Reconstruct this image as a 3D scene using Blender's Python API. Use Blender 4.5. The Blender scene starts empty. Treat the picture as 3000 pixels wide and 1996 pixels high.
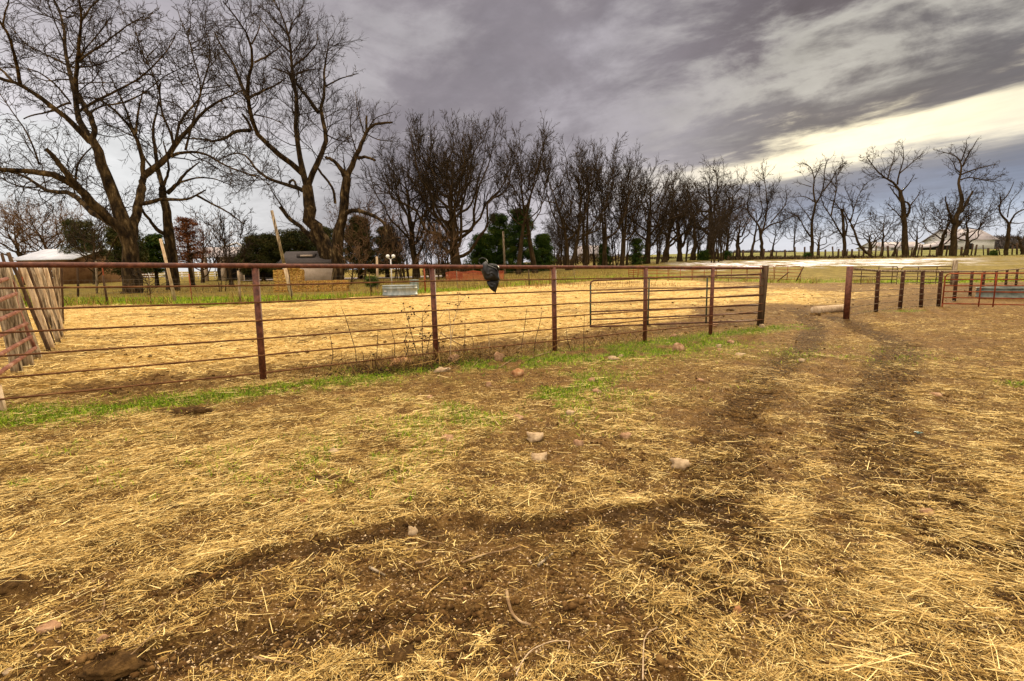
import bpy, math, random
import numpy as np
from mathutils import Matrix, Vector
random.seed(7); rng = np.random.default_rng(11)
SC = bpy.context.scene
COL = SC.collection
R = math.radians

# ------------------------------------------------------------------ camera
F_PX, CAM_H, PITCH, ROLL = 1500.0, 1.5, R(8.1), R(0.85)
r0 = np.array([1., 0, 0]); u0 = np.array([0, math.sin(PITCH), math.cos(PITCH)])
CF = np.array([0, math.cos(PITCH), -math.sin(PITCH)])
CR = math.cos(ROLL)*r0 - math.sin(ROLL)*u0
CU = math.sin(ROLL)*r0 + math.cos(ROLL)*u0
cd = bpy.data.cameras.new("camera"); cam = bpy.data.objects.new("camera", cd); COL.objects.link(cam)
cd.sensor_width = 36; cd.lens = 36*F_PX/3000; cd.clip_start = 0.05; cd.clip_end = 3000
m = Matrix.Identity(4)
for i in range(3):
    m[i][0], m[i][1], m[i][2] = CR[i], CU[i], -CF[i]
m[0][3], m[1][3], m[2][3] = 0, 0, CAM_H
cam.matrix_world = m
SC.camera = cam

# ------------------------------------------------------------------ sky and sun
SUN_AZ, SUN_EL = R(31), R(17)
W = bpy.data.worlds.new("World"); SC.world = W; W.use_nodes = True
nt = W.node_tree; nt.nodes.clear()
def wn(t, **k):
    n = nt.nodes.new(t)
    for a, b in k.items(): setattr(n, a, b)
    return n
def wm(op, a, b=None, c=None, clamp=False):
    n = wn('ShaderNodeMath', operation=op, use_clamp=clamp)
    for i, v in enumerate((a, b, c)):
        if v is None: continue
        if isinstance(v, (int, float)): n.inputs[i].default_value = v
        else: nt.links.new(v, n.inputs[i])
    return n.outputs[0]
def wsmooth(v, a, b):
    n = wn('ShaderNodeMapRange', interpolation_type='SMOOTHSTEP')
    nt.links.new(v, n.inputs[0]); n.inputs[1].default_value = a; n.inputs[2].default_value = b
    return n.outputs[0]
def wmix(f, a, b, mode='MIX'):
    n = wn('ShaderNodeMix', data_type='RGBA', blend_type=mode)
    for s, v in ((n.inputs[0], f), (n.inputs[6], a), (n.inputs[7], b)):
        if isinstance(v, (int, float)): s.default_value = v
        elif isinstance(v, tuple): s.default_value = v
        else: nt.links.new(v, s)
    return n.outputs[2]
def wramp(v, stops):
    n = wn('ShaderNodeValToRGB'); cr = n.color_ramp; cr.interpolation = 'B_SPLINE'
    while len(cr.elements) < len(stops): cr.elements.new(0.5)
    for e, (p, c) in zip(cr.elements, stops): e.position = p; e.color = (*c, 1)
    nt.links.new(v, n.inputs[0]); return n.outputs[0]
tc = wn('ShaderNodeTexCoord'); sep = wn('ShaderNodeSeparateXYZ'); nt.links.new(tc.outputs['Generated'], sep.inputs[0])
DX, DY, DZ = sep.outputs
zc = wm('ADD', wm('MAXIMUM', DZ, 0.0), 0.015)
PX_, PY_ = wm('DIVIDE', DX, zc), wm('DIVIDE', DY, zc)
U_ = wm('SUBTRACT', wm('MULTIPLY', PX_, .442), wm('MULTIPLY', PY_, .897))
V_ = wm('ADD', wm('MULTIPLY', PX_, .897), wm('MULTIPLY', PY_, .442))
def wnoise(su, sv, detail, rough, off=0.0, dist=0.0):
    c = wn('ShaderNodeCombineXYZ')
    nt.links.new(wm('MULTIPLY', U_, su), c.inputs[0]); nt.links.new(wm('MULTIPLY', V_, sv), c.inputs[1]); c.inputs[2].default_value = off
    n = wn('ShaderNodeTexNoise'); n.inputs['Scale'].default_value = 1; n.inputs['Detail'].default_value = detail
    n.inputs['Roughness'].default_value = rough; n.inputs['Distortion'].default_value = dist
    nt.links.new(c.outputs[0], n.inputs['Vector']); return n.outputs[0]
n1 = wnoise(.6, .9, 6, .55, 1.3, .3); n2 = wnoise(1.7, 4.2, 7, .6, 4.2, .5); n3 = wnoise(.5, .8, 3, .5, 9.0)
vw = wm('ADD', V_, wm('ADD', wm('MULTIPLY', wm('SUBTRACT', n1, .5), 2.2), wm('MULTIPLY', wm('SUBTRACT', n2, .5), .75)))
n4 = wnoise(1.7, 2.3, 7, .62, 33.0, .6)
def dnoise(sc, zsc, detail, rough, dist):
    mp_ = wn('ShaderNodeMapping'); mp_.inputs['Scale'].default_value = (1, 1, zsc); mp_.inputs['Rotation'].default_value = (0, R(-14), 0); nt.links.new(tc.outputs['Generated'], mp_.inputs[0])
    n = wn('ShaderNodeTexNoise'); n.inputs['Scale'].default_value = sc; n.inputs['Detail'].default_value = detail; n.inputs['Roughness'].default_value = rough; n.inputs['Distortion'].default_value = dist
    nt.links.new(mp_.outputs[0], n.inputs['Vector']); return n.outputs[0]
d1_ = dnoise(5.0, 2.3, 8, .60, .25); d2_ = dnoise(2.2, 2.0, 4, .55, .2)
vw = wm('ADD', vw, wm('ADD', wm('MULTIPLY', wm('SUBTRACT', n4, .5), 1.0), wm('MULTIPLY', wm('SUBTRACT', d1_, .5), wm('ADD', .9, wm('MULTIPLY', wm('SUBTRACT', 1.0, wsmooth(V_, 2.4, 4.0)), 3.4)))))
vr = wm('DIVIDE', vw, 14.0, clamp=True)
right = wramp(vr, [(0, (.40, .37, .39)), (.06, (.24, .21, .235)), (.10, (.075, .062, .078)), (.13, (.17, .15, .17)), (.165, (.58, .56, .50)),
                   (.195, (.34, .32, .30)), (.225, (.085, .08, .10)), (.25, (.22, .20, .20)), (.28, (.88, .80, .60)), (.325, (.84, .77, .62)), (.36, (.50, .47, .44)),
                   (.40, (.20, .21, .26)), (.50, (.19, .23, .34)), (.68, (.36, .44, .58)), (1.0, (.66, .70, .78))])
left = wramp(vr, [(0, (.58, .54, .56)), (.05, (.36, .32, .35)), (.10, (.30, .265, .295)), (.17, (.48, .44, .48)), (.27, (.70, .65, .70)), (.5, (.86, .82, .87)), (1.0, (.88, .86, .90))])
farl = wsmooth(wm('DIVIDE', DX, wm('MAXIMUM', DY, .05)), -.15, -.65)
left = wmix(farl, left, wramp(wsmooth(DZ, .0, .5), [(0, (1.2, 1.16, 1.22)), (.35, (1.08, 1.03, 1.06)), (.65, (.80, .75, .78)), (1, (.42, .38, .43))]))
az = wsmooth(wm('DIVIDE', DX, wm('MAXIMUM', wm('ADD', DY, wm('MULTIPLY', n3, .2)), .05)), .08, .52)
cloud = wmix(az, left, right)
# fine mottling
mott = wm('ADD', wm('ADD', .50, wm('MULTIPLY', wnoise(2.2, 4.5, 6, .6, 20.0), .25)), wm('MULTIPLY', dnoise(7, 2.2, 8, .62, .4), wm('ADD', .40, wm('MULTIPLY', az, .35))))
cc = wn('ShaderNodeCombineXYZ'); [nt.links.new(mott, cc.inputs[i]) for i in range(3)]
cloud = wmix(1.0, cloud, cc.outputs[0], 'MULTIPLY')
# glow of the hidden sun behind the cloud band
sd = (math.sin(R(31))*math.cos(R(11.5)), math.cos(R(31))*math.cos(R(11.5)), math.sin(R(11.5)))
vd = wn('ShaderNodeVectorMath', operation='DOT_PRODUCT'); nt.links.new(tc.outputs['Generated'], vd.inputs[0]); vd.inputs[1].default_value = sd
glow = wm('MULTIPLY', wm('POWER', wm('MAXIMUM', vd.outputs['Value'], 0), 45), .55)
band = wm('MULTIPLY', wsmooth(vw, 3.3, 4.0), wm('SUBTRACT', 1.0, wsmooth(vw, 4.4, 5.2)))
gl = wm('MULTIPLY', glow, band)
gc = wn('ShaderNodeCombineXYZ')
for i, k in enumerate((1.0, .86, .5)): nt.links.new(wm('MULTIPLY', gl, k), gc.inputs[i])
cloud = wmix(1.0, cloud, gc.outputs[0], 'ADD')
# added fill: unseen sky overhead and behind camera boosted, warmed to light the ground
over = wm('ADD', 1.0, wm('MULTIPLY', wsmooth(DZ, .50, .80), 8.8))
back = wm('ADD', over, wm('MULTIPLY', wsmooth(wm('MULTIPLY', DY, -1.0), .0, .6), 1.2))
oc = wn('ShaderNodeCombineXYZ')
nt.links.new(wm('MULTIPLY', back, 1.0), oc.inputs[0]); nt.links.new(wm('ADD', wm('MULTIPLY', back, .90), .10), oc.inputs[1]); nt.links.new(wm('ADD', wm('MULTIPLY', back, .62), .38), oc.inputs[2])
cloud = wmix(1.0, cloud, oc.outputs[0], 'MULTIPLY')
sky = wn('ShaderNodeTexSky', sky_type='NISHITA', sun_disc=False, sun_elevation=SUN_EL, sun_rotation=SUN_AZ)
b1 = wn('ShaderNodeBackground'); nt.links.new(sky.outputs[0], b1.inputs[0]); b1.inputs[1].default_value = 0.06
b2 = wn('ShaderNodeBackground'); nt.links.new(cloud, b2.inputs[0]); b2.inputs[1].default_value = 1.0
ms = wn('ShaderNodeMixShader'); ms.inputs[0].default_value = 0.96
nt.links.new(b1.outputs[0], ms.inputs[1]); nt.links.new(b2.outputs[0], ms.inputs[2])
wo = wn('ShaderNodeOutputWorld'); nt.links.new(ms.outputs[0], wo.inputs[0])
sl = bpy.data.lights.new("sun", 'SUN'); sl.energy = 3.0; sl.angle = R(9); sl.color = (1, .83, .56)
so = bpy.data.objects.new("sun", sl); COL.objects.link(so)
sdir = Vector((math.sin(SUN_AZ)*math.cos(SUN_EL), math.cos(SUN_AZ)*math.cos(SUN_EL), math.sin(SUN_EL)))
so.rotation_euler = sdir.to_track_quat('Z', 'Y').to_euler(); so.location = (60, 90, 60)
SC.view_settings.view_transform = 'Standard'; SC.view_settings.look = 'None'
SC.view_settings.exposure = 0.0; SC.view_settings.gamma = 1

# ------------------------------------------------------------------ measuring helpers
def ray(sx, sy):
    return CF + (sx-1500)/F_PX*CR + (998-sy)/F_PX*CU
def at(sx, sy, Y):
    d = ray(sx, sy); t = Y/d[1]; return np.array([d[0]*t, Y, CAM_H+d[2]*t])
def G(sx, sy):
    d = ray(sx, sy); t = -CAM_H/d[2]; return (d[0]*t, d[1]*t)
def gp(sx, Y):      # ground point at depth Y in the direction of column sx
    p = at(sx, 790, Y); return np.array([p[0], Y, zb(p[0], Y)])

# ------------------------------------------------------------------ noise and terrain
def vn(x, y, seed=0):
    xi = np.floor(x).astype(np.int64); yi = np.floor(y).astype(np.int64); fx = x-xi; fy = y-yi
    fx = fx*fx*(3-2*fx); fy = fy*fy*(3-2*fy)
    def h(a, b):
        n = (a*374761393 + b*668265263 + seed*1442695041) & 0xffffffff
        n = ((n ^ (n >> 13))*1274126177) & 0xffffffff
        return ((n ^ (n >> 16)) & 0xffff)/65535.0
    return (h(xi, yi)*(1-fx)+h(xi+1, yi)*fx)*(1-fy) + (h(xi, yi+1)*(1-fx)+h(xi+1, yi+1)*fx)*fy
def fbm(x, y, o=4, seed=0, g=.5):
    s = 0; a = 1; t = 0
    for i in range(o):
        s = s+a*vn(x*2**i+17.3*i, y*2**i+5.7*i, seed+i); t += a; a *= g
    return s/t
def sstep(a, b, v):
    t = np.clip((v-a)/(b-a), 0, 1); return t*t*(3-2*t)
def zb(x, y):
    x = np.asarray(x, float); y = np.asarray(y, float)
    k = .30+.70*sstep(-.25, .35, x/np.maximum(np.abs(y), 1))
    prof = np.interp(y, [-60, 42, 60, 85, 100, 118, 160, 220, 400, 2000], [0, 0, .95, 1.85, 2.5, 3.2, 5.0, 5.4, 5.0, 4.0])
    return prof*k
FX = [-40, -6.6, -5.48, 6.0, 9.1, 10.96, 12.4, 13.7, 14.7, 17, 20, 30, 60]
def yfence(x): return np.interp(x, FX, [-15.7, 4.8, 5.48, 12.35, 14.0, 15.4, 16.4, 17.2, 17.6, 19.5, 22, 30, 40])
def yback(x): return np.interp(x, [-60, -22, -12, -10, -5.7, 0, 8, 17, 24, 30, 60], [27, 25, 23.4, 25.6, 31.7, 41, 47, 45, 37, 35.5, 35])
def pdist(x, y, pts):
    best = np.full(x.shape, 1e9); al = np.zeros(x.shape); acc = 0
    for (ax, ay), (bx, by) in zip(pts[:-1], pts[1:]):
        dx, dy = bx-ax, by-ay; L2 = dx*dx+dy*dy; L = math.sqrt(L2)
        t = np.clip(((x-ax)*dx+(y-ay)*dy)/L2, 0, 1)
        d = np.hypot(x-ax-t*dx, y-ay-t*dy); k = d < best
        best = np.where(k, d, best); al = np.where(k, acc+t*L, al); acc += L
    return best, al
TR = [([G(*p) for p in l], w, tread) for l, w, tread in [
    ([(2330, 905), (2390, 955), (2370, 1010), (2250, 1100), (2160, 1220), (2120, 1340), (2110, 1480), (2090, 1600), (2010, 1760)], .23, 1),
    ([(2450, 930), (2640, 1010), (2600, 1120), (2540, 1210), (2570, 1300), (2680, 1430), (2850, 1560), (3000, 1660), (3150, 1760)], .28, 1),
    ([(2130, 1480), (1950, 1505), (1700, 1530), (1400, 1545), (1150, 1560), (950, 1600), (760, 1650), (600, 1690)], .09, 0),
    ([(1500, 1790), (1250, 1800), (1100, 1850), (900, 1870), (700, 1880), (420, 1960), (300, 2000)], .08, 0)]]
def zones(x, y):
    z = {}
    w = (fbm(x*.9, y*.9, 4, 3)-.5)
    w2 = (fbm(x*3.1, y*3.1, 4, 31)-.5)
    d = (y-yfence(x))*.83
    gate = sstep(4.5, 6.6, x)*(1-sstep(9.5, 11.5, x))
    pen = sstep(.9, 2.2, d+w*2.2+w2*1.5 - gate*2.2 - sstep(1.0, 6, x)*.8)*(1-sstep(-1.4, .6, y-yback(x)+w*4+(fbm(x*.35, y*.35, 3, 23)-.5)*5))
    mudR = sstep(14, 19, x+w*6)*sstep(23, 27, y+w*5)
    pen = pen*(1-.85*mudR)*(1-.85*sstep(10.0, 14.5, x+w*2)*(1-sstep(2.5, 5, d+w*2)))
    pen = pen*(1-.55*sstep(.56, .66, fbm(x*.45, y*.9, 4, 207)))*(1-.8*np.exp(-((x-9.5)/3.2)**2-((y-35.5)/1.6)**2)); z['pen'] = pen
    # green verge along the fence on the near side, plus patches
    strip = np.exp(-((d+.42+w*.8)/.40)**2)*(x < 7.2)
    strip = strip*sstep(-.13, .12, w2+w*.8+.10-.08*sstep(-3.4, -2.2, x)+.16*sstep(.6, 1.2, x)*(1-sstep(4, 6.5, x)))
    def blob(cx, cy, sx_, sy_, amp): return amp*np.exp(-((x-cx)/sx_)**2-((y-cy)/sy_)**2)
    g2 = blob(*G(1500, 1060), 1.2, .5, 1.2)+blob(*G(1800, 1035), 1.3, .7, 1.2)+blob(*G(2030, 1005), 1.1, .8, 1.1)+blob(*G(1180, 1080), .9, .3, 1.2)
    g3 = blob(*G(1480, 1180), 1.1, .8, .75)+blob(*G(1650, 1120), 1.2, .8, .85)+blob(*G(900, 1370), 1.2, .5, .4)+blob(*G(300, 1330), .9, .5, .35)+blob(*G(1150, 1280), .7, .4, .4)+blob(*G(1350, 1235), .5, .3, .4)+blob(*G(90, 1215), .5, .3, 1.0)
    g3 = g3+blob(*G(2450, 1040), 1.5, .8, .35)+blob(*G(2980, 1130), .2, .15, 1.)+blob(*G(2640, 912), .9, .35, 1.1)+blob(*G(50, 1420), .5, .3, .45)
    z['grass'] = np.clip(np.maximum(strip, g2*sstep(-.16, .08, w2+.06)+g3*sstep(-.05, .14, w2+w)), 0, 1)
    # beyond the back fence: green strip, then dull winter lawn
    lb = y-yback(x)
    wl = fbm(x*.28, y*.28, 4, 19)-.5
    gb = sstep(-.6, 1.2, lb+w*3+wl*7)*(1-sstep(3, 9, lb+w*8))*sstep(-.14, .06, wl*.8+w2*.5+w*.4+.03)
    gb = gb*np.where(x < -12, 1.0, np.where(x < 2, .8, .75))*np.clip(.55+w2*2.2, 0, 1)
    z['gback'] = gb
    z['lawn'] = sstep(0, 2.5, lb+w*2)
    u = x/np.maximum(y, 1)
    z['snow'] = sstep(.02, .12, fbm(x*.22, y*.40, 4, 77)-.45+.16*np.exp(-((y-78)/14)**2))*sstep(.27, .38, u)*(1-.9*sstep(.80, .95, u))*sstep(57, 62, y+w*8)*(1-sstep(86, 92, y+w*6))
    z['hill'] = sstep(96, 102, y)*sstep(.15, .3, u)
    # foreground litter
    w3 = fbm(x*8.5, y*8.5, 3, 131)-.5
    lit = .46+w*1.3+w2*1.3+w3*1.5-.10*sstep(.8, 2.5, x)
    lit = lit+blob(-2.6, 4.2, 2.2, 1.6, .55)+blob(-.6, 5.6, 1.1, .8, .25)+blob(1.9, 2.2, .8, .6, .20)
    lit = lit-blob(.0, 2.0, .9, .35, .35)-blob(-1.2, 2.0, .8, .45, .25)-blob(.55, 4.0, .5, .7, .25)-blob(-3.2, 5.6, 1.2, .3, .25)
    tr = np.zeros_like(x); rut = np.zeros_like(x); tb = np.zeros_like(x); tm = np.zeros_like(x); tal = np.zeros_like(x)
    for pts, wd, tread in TR:
        dd, al = pdist(x, y, pts)
        mk = 1-sstep(wd*.7, wd*1.45, dd+w2*wd*1.2)
        if tread:
            phs = (al+dd*.12)*2*math.pi/.088+w2*5; rib = .5+.5*np.sin(phs)
            patch = sstep(-.40, -.12, w+.1+w2*.5)
            tr = np.maximum(tr, mk*(.12+.88*rib**1.5)*patch); rut = rut-mk*(.004+.022*rib)*patch; tal = np.where(mk*patch > tm, phs, tal); tm = np.maximum(tm, mk*patch); tb = np.maximum(tb, mk*.16*patch)
        else:
            pk = sstep(-.3, .05, w2*.8+w*.6+.05); tr = np.maximum(tr, mk*.9*pk); tb = np.maximum(tb, mk*.8*pk); rut = rut-mk*.018+.010*np.exp(-((dd-wd*1.5)/.035)**2)
    z['track'] = tr; z['rut'] = rut; z['tbase'] = tb; z['tm'] = tm; z['al'] = tal
    z['litter'] = np.clip(lit-tr*1.1+.22*np.clip(tm-tr, 0, 1), 0.04, 1)
    # trampled muck under the near side of the pen and by the gate
    z['muck'] = np.clip(sstep(-.1, .6, d)*(1-pen)*(1-sstep(-1.2, .3, lb))*(.6+w2) + blob(*G(280, 1960), .22, .10, 1.2)+blob(*G(20, 1740), .22, .08, 1.2)+blob(*G(950, 1410), .30, .10, 1)+blob(*G(570, 1210), .25, .1, .7), 0, 1)
    z['w'] = w; z['w2'] = w2
    return z
def zmicro(x, y, z):
    near = 1-sstep(14, 40, y)
    c = fbm(x*9, y*9, 4, 51, .6)-.5
    clod = np.maximum(fbm(x*16, y*16, 3, 61)-.55, 0)
    h = z['w']*.10*near+c*.050*near+clod*.15*(1-z['pen'])*near*(.4+z['muck'])+z['rut']
    h = h+z['pen']*(fbm(x*1.6, y*3.2, 3, 41)-.5)*.16+z['pen']*np.maximum(fbm(x*4, y*4, 4, 43, .6)-.5, 0)*.12*near
    h = h+.03*np.exp(-((x-G(280, 1960)[0])/.17)**2-((y-G(280, 1960)[1])/.07)**2)+.04*np.exp(-((x-G(20, 1740)[0])/.17)**2-((y-G(20, 1740)[1])/.07)**2)
    return h
def zground(x, y):
    x = np.atleast_1d(np.asarray(x, float)); y = np.atleast_1d(np.asarray(y, float))
    return zb(x, y)+zmicro(x, y, zones(x, y))
def zg(x, y): return float(zground(x, y)[0])

# ------------------------------------------------------------------ mesh helpers
def mesh_np(name, V, Q, mat=None, parent=None, smooth=False, attrs=None, T=None, link=True):
    me = bpy.data.meshes.new(name); V = np.asarray(V, np.float32)
    Q = np.asarray(Q, np.int32).reshape(-1, 4); nq = len(Q)
    T = np.zeros((0, 3), np.int32) if T is None else np.asarray(T, np.int32).reshape(-1, 3)
    me.vertices.add(len(V)); me.vertices.foreach_set('co', V.ravel())
    me.loops.add(nq*4+len(T)*3); me.loops.foreach_set('vertex_index', np.concatenate([Q.ravel(), T.ravel()]))
    me.polygons.add(nq+len(T))
    st = np.concatenate([np.arange(nq)*4, nq*4+np.arange(len(T))*3]).astype(np.int32)
    me.polygons.foreach_set('loop_start', st)
    if smooth: me.polygons.foreach_set('use_smooth', np.ones(nq+len(T), bool))
    me.update(calc_edges=True)
    for k, (typ, dom, dat) in (attrs or {}).items():
        a = me.attributes.new(k, typ, dom); a.data.foreach_set('color' if 'COLOR' in typ else 'value', np.asarray(dat, np.float32).ravel())
    if mat: me.materials.append(mat)
    o = bpy.data.objects.new(name, me)
    if link: COL.objects.link(o)
    if parent: o.parent = parent
    return o
def tubes(P, Rr, sides, cap=False):
    """P (N,K,3) polylines, Rr (N,K) radii -> verts, quads"""
    P = np.asarray(P, float); Rr = np.asarray(Rr, float); N, K, _ = P.shape
    T = np.empty_like(P); T[:, 1:-1] = P[:, 2:]-P[:, :-2]; T[:, 0] = P[:, 1]-P[:, 0]; T[:, -1] = P[:, -1]-P[:, -2]
    T /= np.linalg.norm(T, axis=2, keepdims=True)+1e-9
    ref = np.where(np.abs(T[:, :1, 2:3]) > .8, np.array([[[1., 0, 0]]]), np.array([[[0, 0, 1.]]]))
    ref = np.repeat(ref, K, 1)
    A = np.cross(T, ref); A /= np.linalg.norm(A, axis=2, keepdims=True)+1e-9; B = np.cross(T, A)
    if cap:
        P = np.concatenate([P[:, :1], P, P[:, -1:]], 1); A = np.concatenate([A[:, :1], A, A[:, -1:]], 1); B = np.concatenate([B[:, :1], B, B[:, -1:]], 1)
        Rr = np.concatenate([np.full((N, 1), 1e-4), Rr, np.full((N, 1), 1e-4)], 1); K += 2
    an = np.arange(sides)*2*math.pi/sides
    V = P[:, :, None]+Rr[:, :, None, None]*(A[:, :, None]*np.cos(an)[:, None]+B[:, :, None]*np.sin(an)[:, None])
    i = np.arange(N)[:, None, None]*K*sides; k = np.arange(K-1)[None, :, None]*sides; s = np.arange(sides)[None, None, :]; s2 = (s+1) % sides
    Q = np.stack([i+k+s, i+k+s2, i+k+sides+s2, i+k+sides+s], -1)
    return V.reshape(-1, 3), Q.reshape(-1, 4)
class MB:
    def __init__(s): s.V = []; s.Q = []; s.n = 0
    def add(s, V, Q): s.V.append(np.asarray(V, float)); s.Q.append(np.asarray(Q, int)+s.n); s.n += len(V); return s
    def tube(s, pts, r, sides=8, cap=True):
        pts = np.asarray(pts, float); rr = np.full(len(pts), r) if np.isscalar(r) else np.asarray(r, float)
        return s.add(*tubes(pts[None], rr[None], sides, cap))
    def box(s, c, d, M=None):
        v = np.array([[a, b, e] for a in (-.5, .5) for b in (-.5, .5) for e in (-.5, .5)])*np.array(d)
        if M is not None: v = v@np.array(M).T
        v = v+np.array(c)
        return s.add(v, [[0, 1, 3, 2], [4, 6, 7, 5], [0, 4, 5, 1], [2, 3, 7, 6], [0, 2, 6, 4], [1, 5, 7, 3]])
    def hexa(s, v8):   # bottom 4 (ccw) then top 4
        return s.add(v8, [[3, 2, 1, 0], [4, 5, 6, 7], [0, 1, 5, 4], [1, 2, 6, 5], [2, 3, 7, 6], [3, 0, 4, 7]])
    def slab(s, quad, t):   # quad of 4 points extruded down along its normal
        q = np.asarray(quad, float); n = np.cross(q[1]-q[0], q[3]-q[0]); n /= np.linalg.norm(n)
        return s.hexa(np.concatenate([q-n*t, q]))
    def build(s, name, mat, parent=None, smooth=False, origin=None):
        V = np.concatenate(s.V)
        o = mesh_np(name, V, np.concatenate(s.Q), mat, parent, smooth)
        return o
def rotz(a): c, s_ = math.cos(a), math.sin(a); return np.array([[c, -s_, 0], [s_, c, 0], [0, 0, 1]])
def tag(o, label=None, cat=None, group=None, kind=None):
    if label: o['label'] = label
    if cat: o['category'] = cat
    if group: o['group'] = group
    if kind: o['kind'] = kind
    return o
def thing(name, label, cat, group=None, loc=(0, 0, 0)):
    o = bpy.data.objects.new(name, None); COL.objects.link(o); o.empty_display_size = .2
    return tag(o, label, cat, group)
def seat(root, loc):
    """move a thing's origin to its base while its parts stay where they were built"""
    root.location = loc
    for c in root.children:
        c.matrix_parent_inverse = Matrix.Translation(Vector(loc)).inverted()

# ------------------------------------------------------------------ materials
def mat(name, stops, scale=6, rough=.9, detail=6, metallic=0, bump=0, bscale=None, stretch=(1, 1, 1), attr=None, spec=.10, bdist=.01):
    M = bpy.data.materials.new(name); M.use_nodes = True; t = M.node_tree; N = t.nodes; L = t.links
    b = N['Principled BSDF']; b.inputs['Roughness'].default_value = rough; b.inputs['Metallic'].default_value = metallic
    b.inputs['Specular IOR Level'].default_value = spec
    c = N.new('ShaderNodeTexCoord'); mp = N.new('ShaderNodeMapping'); mp.inputs['Scale'].default_value = stretch; L.new(c.outputs['Object'], mp.inputs[0])
    n = N.new('ShaderNodeTexNoise'); n.inputs['Scale'].default_value = scale; n.inputs['Detail'].default_value = detail; n.inputs['Roughness'].default_value = .65
    L.new(mp.outputs[0], n.inputs['Vector'])
    r = N.new('ShaderNodeValToRGB'); cr = r.color_ramp
    while len(cr.elements) < len(stops): cr.elements.new(.5)
    for e, (p, col) in zip(cr.elements, stops): e.position = p; e.color = (*col, 1)
    if attr:
        a = N.new('ShaderNodeAttribute'); a.attribute_name = attr; L.new(a.outputs['Fac'], r.inputs[0])
    else: L.new(n.outputs[0], r.inputs[0])
    L.new(r.outputs[0], b.inputs['Base Color'])
    if bump:
        n2_ = N.new('ShaderNodeTexNoise'); n2_.inputs['Scale'].default_value = bscale or scale*2; n2_.inputs['Detail'].default_value = 6
        L.new(mp.outputs[0], n2_.inputs['Vector']); bp = N.new('ShaderNodeBump'); bp.inputs['Strength'].default_value = bump; bp.inputs['Distance'].default_value = bdist
        L.new(n2_.outputs[0], bp.inputs['Height']); L.new(bp.outputs[0], b.inputs['Normal'])
    return M
M_bark = mat('bark', [(.36, (.008, .005, .003)), (.49, (.030, .019, .008)), (.60, (.085, .055, .024)), (.72, (.24, .18, .09))], 3.0, .95, 8, bump=.9, bscale=6, stretch=(1, 1, .35), bdist=.05)
M_barkd = mat('bark_dark', [(.3, (.014, .009, .004)), (.55, (.046, .029, .012)), (.8, (.12, .078, .034))], 3.0, .95, 8, bump=.7, bscale=6, stretch=(1, 1, .35), bdist=.04)
M_twig = mat('twig', [(.3, (.016, .011, .007)), (.7, (.052, .036, .021))], 1.5, .95, 2)
M_twigb = mat('twig_brown', [(.3, (.09, .05, .025)), (.7, (.19, .115, .06))], 1.0, .95, 2)
M_rust = mat('rust_paint', [(.25, (.028, .008, .004)), (.45, (.085, .022, .009)), (.6, (.15, .047, .022)), (.78, (.26, .10, .05))], 14, .62, 8, bump=.35, bscale=60, spec=.4, bdist=.003)
M_rustd = mat('rust_dark', [(.3, (.022, .010, .006)), (.5, (.060, .026, .015)), (.75, (.14, .065, .030))], 14, .75, 8, bump=.4, bscale=50, bdist=.003)
M_rod = mat('rod_steel', [(.25, (.050, .018, .008)), (.5, (.13, .055, .022)), (.75, (.27, .14, .055))], 9, .7, 8, bump=.3, bscale=60, bdist=.002)
M_gate = mat('gate_tube', [(.35, (.060, .026, .016)), (.55, (.12, .055, .034)), (.72, (.20, .12, .08))], 5, .6, 6)
M_gateg = mat('gate_green', [(.35, (.03, .034, .022)), (.52, (.045, .07, .045)), (.62, (.12, .06, .03))], 6, .6, 6)
M_red = mat('red_tube', [(.3, (.11, .020, .008)), (.5, (.24, .050, .018)), (.7, (.36, .11, .04))], 5, .65, 6)
M_oldred = mat('worn_red_tube', [(.3, (.10, .035, .022)), (.5, (.20, .08, .05)), (.68, (.34, .20, .14)), (.8, (.55, .45, .33))], 5, .6, 6)
M_wood = mat('weathered_wood', [(.36, (.03, .02, .010)), (.46, (.17, .125, .075)), (.58, (.38, .30, .20)), (.72, (.60, .51, .38))], 5, .95, 8, bump=.8, bscale=14, stretch=(5, 5, .45), bdist=.02)
M_woodp = mat('pale_wood', [(.3, (.18, .11, .055)), (.5, (.46, .34, .21)), (.7, (.68, .55, .38))], 6, .9, 8, bump=.6, bscale=14, stretch=(4, 4, .5), bdist=.01)
M_woodd = mat('dark_wood', [(.3, (.025, .015, .009)), (.5, (.07, .042, .024)), (.75, (.15, .10, .06))], 6, .95, 8, bump=.7, bscale=14, stretch=(4, 4, .4), bdist=.015)
M_rubber = mat('rubber', [(.4, (.004, .004, .004)), (.62, (.010, .010, .011)), (.8, (.05, .05, .05))], 7, .40, 6, bump=.3, bscale=20, spec=.5, bdist=.01)
M_galv = mat('galvanised', [(.3, (.13, .16, .16)), (.5, (.24, .28, .28)), (.7, (.38, .42, .41))], 4, .5, 6, metallic=.2, stretch=(1, 1, .4), spec=.5)
M_turq = mat('pale_tub', [(.3, (.06, .07, .06)), (.6, (.17, .19, .16))], 4, .6, 4)
M_hay = mat('hay', [(.36, (.06, .028, .006)), (.45, (.30, .16, .035)), (.58, (.58, .36, .09)), (.75, (.80, .58, .22))], 9, .95, 8, bump=1, bscale=25, stretch=(1, 1, 2.2), bdist=.05)
M_shingle = mat('shingle', [(.3, (.06, .05, .048)), (.55, (.10, .088, .085)), (.8, (.16, .14, .135))], 5, .9, 6, stretch=(1, 4, 4))
M_metalroof = mat('white_metal_roof', [(.3, (.42, .45, .51)), (.6, (.58, .61, .68))], .6, .5, 4, metallic=.1)
M_tan = mat('tan_wall', [(.3, (.42, .33, .25)), (.6, (.58, .47, .37))], 1.5, .9, 4)
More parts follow.
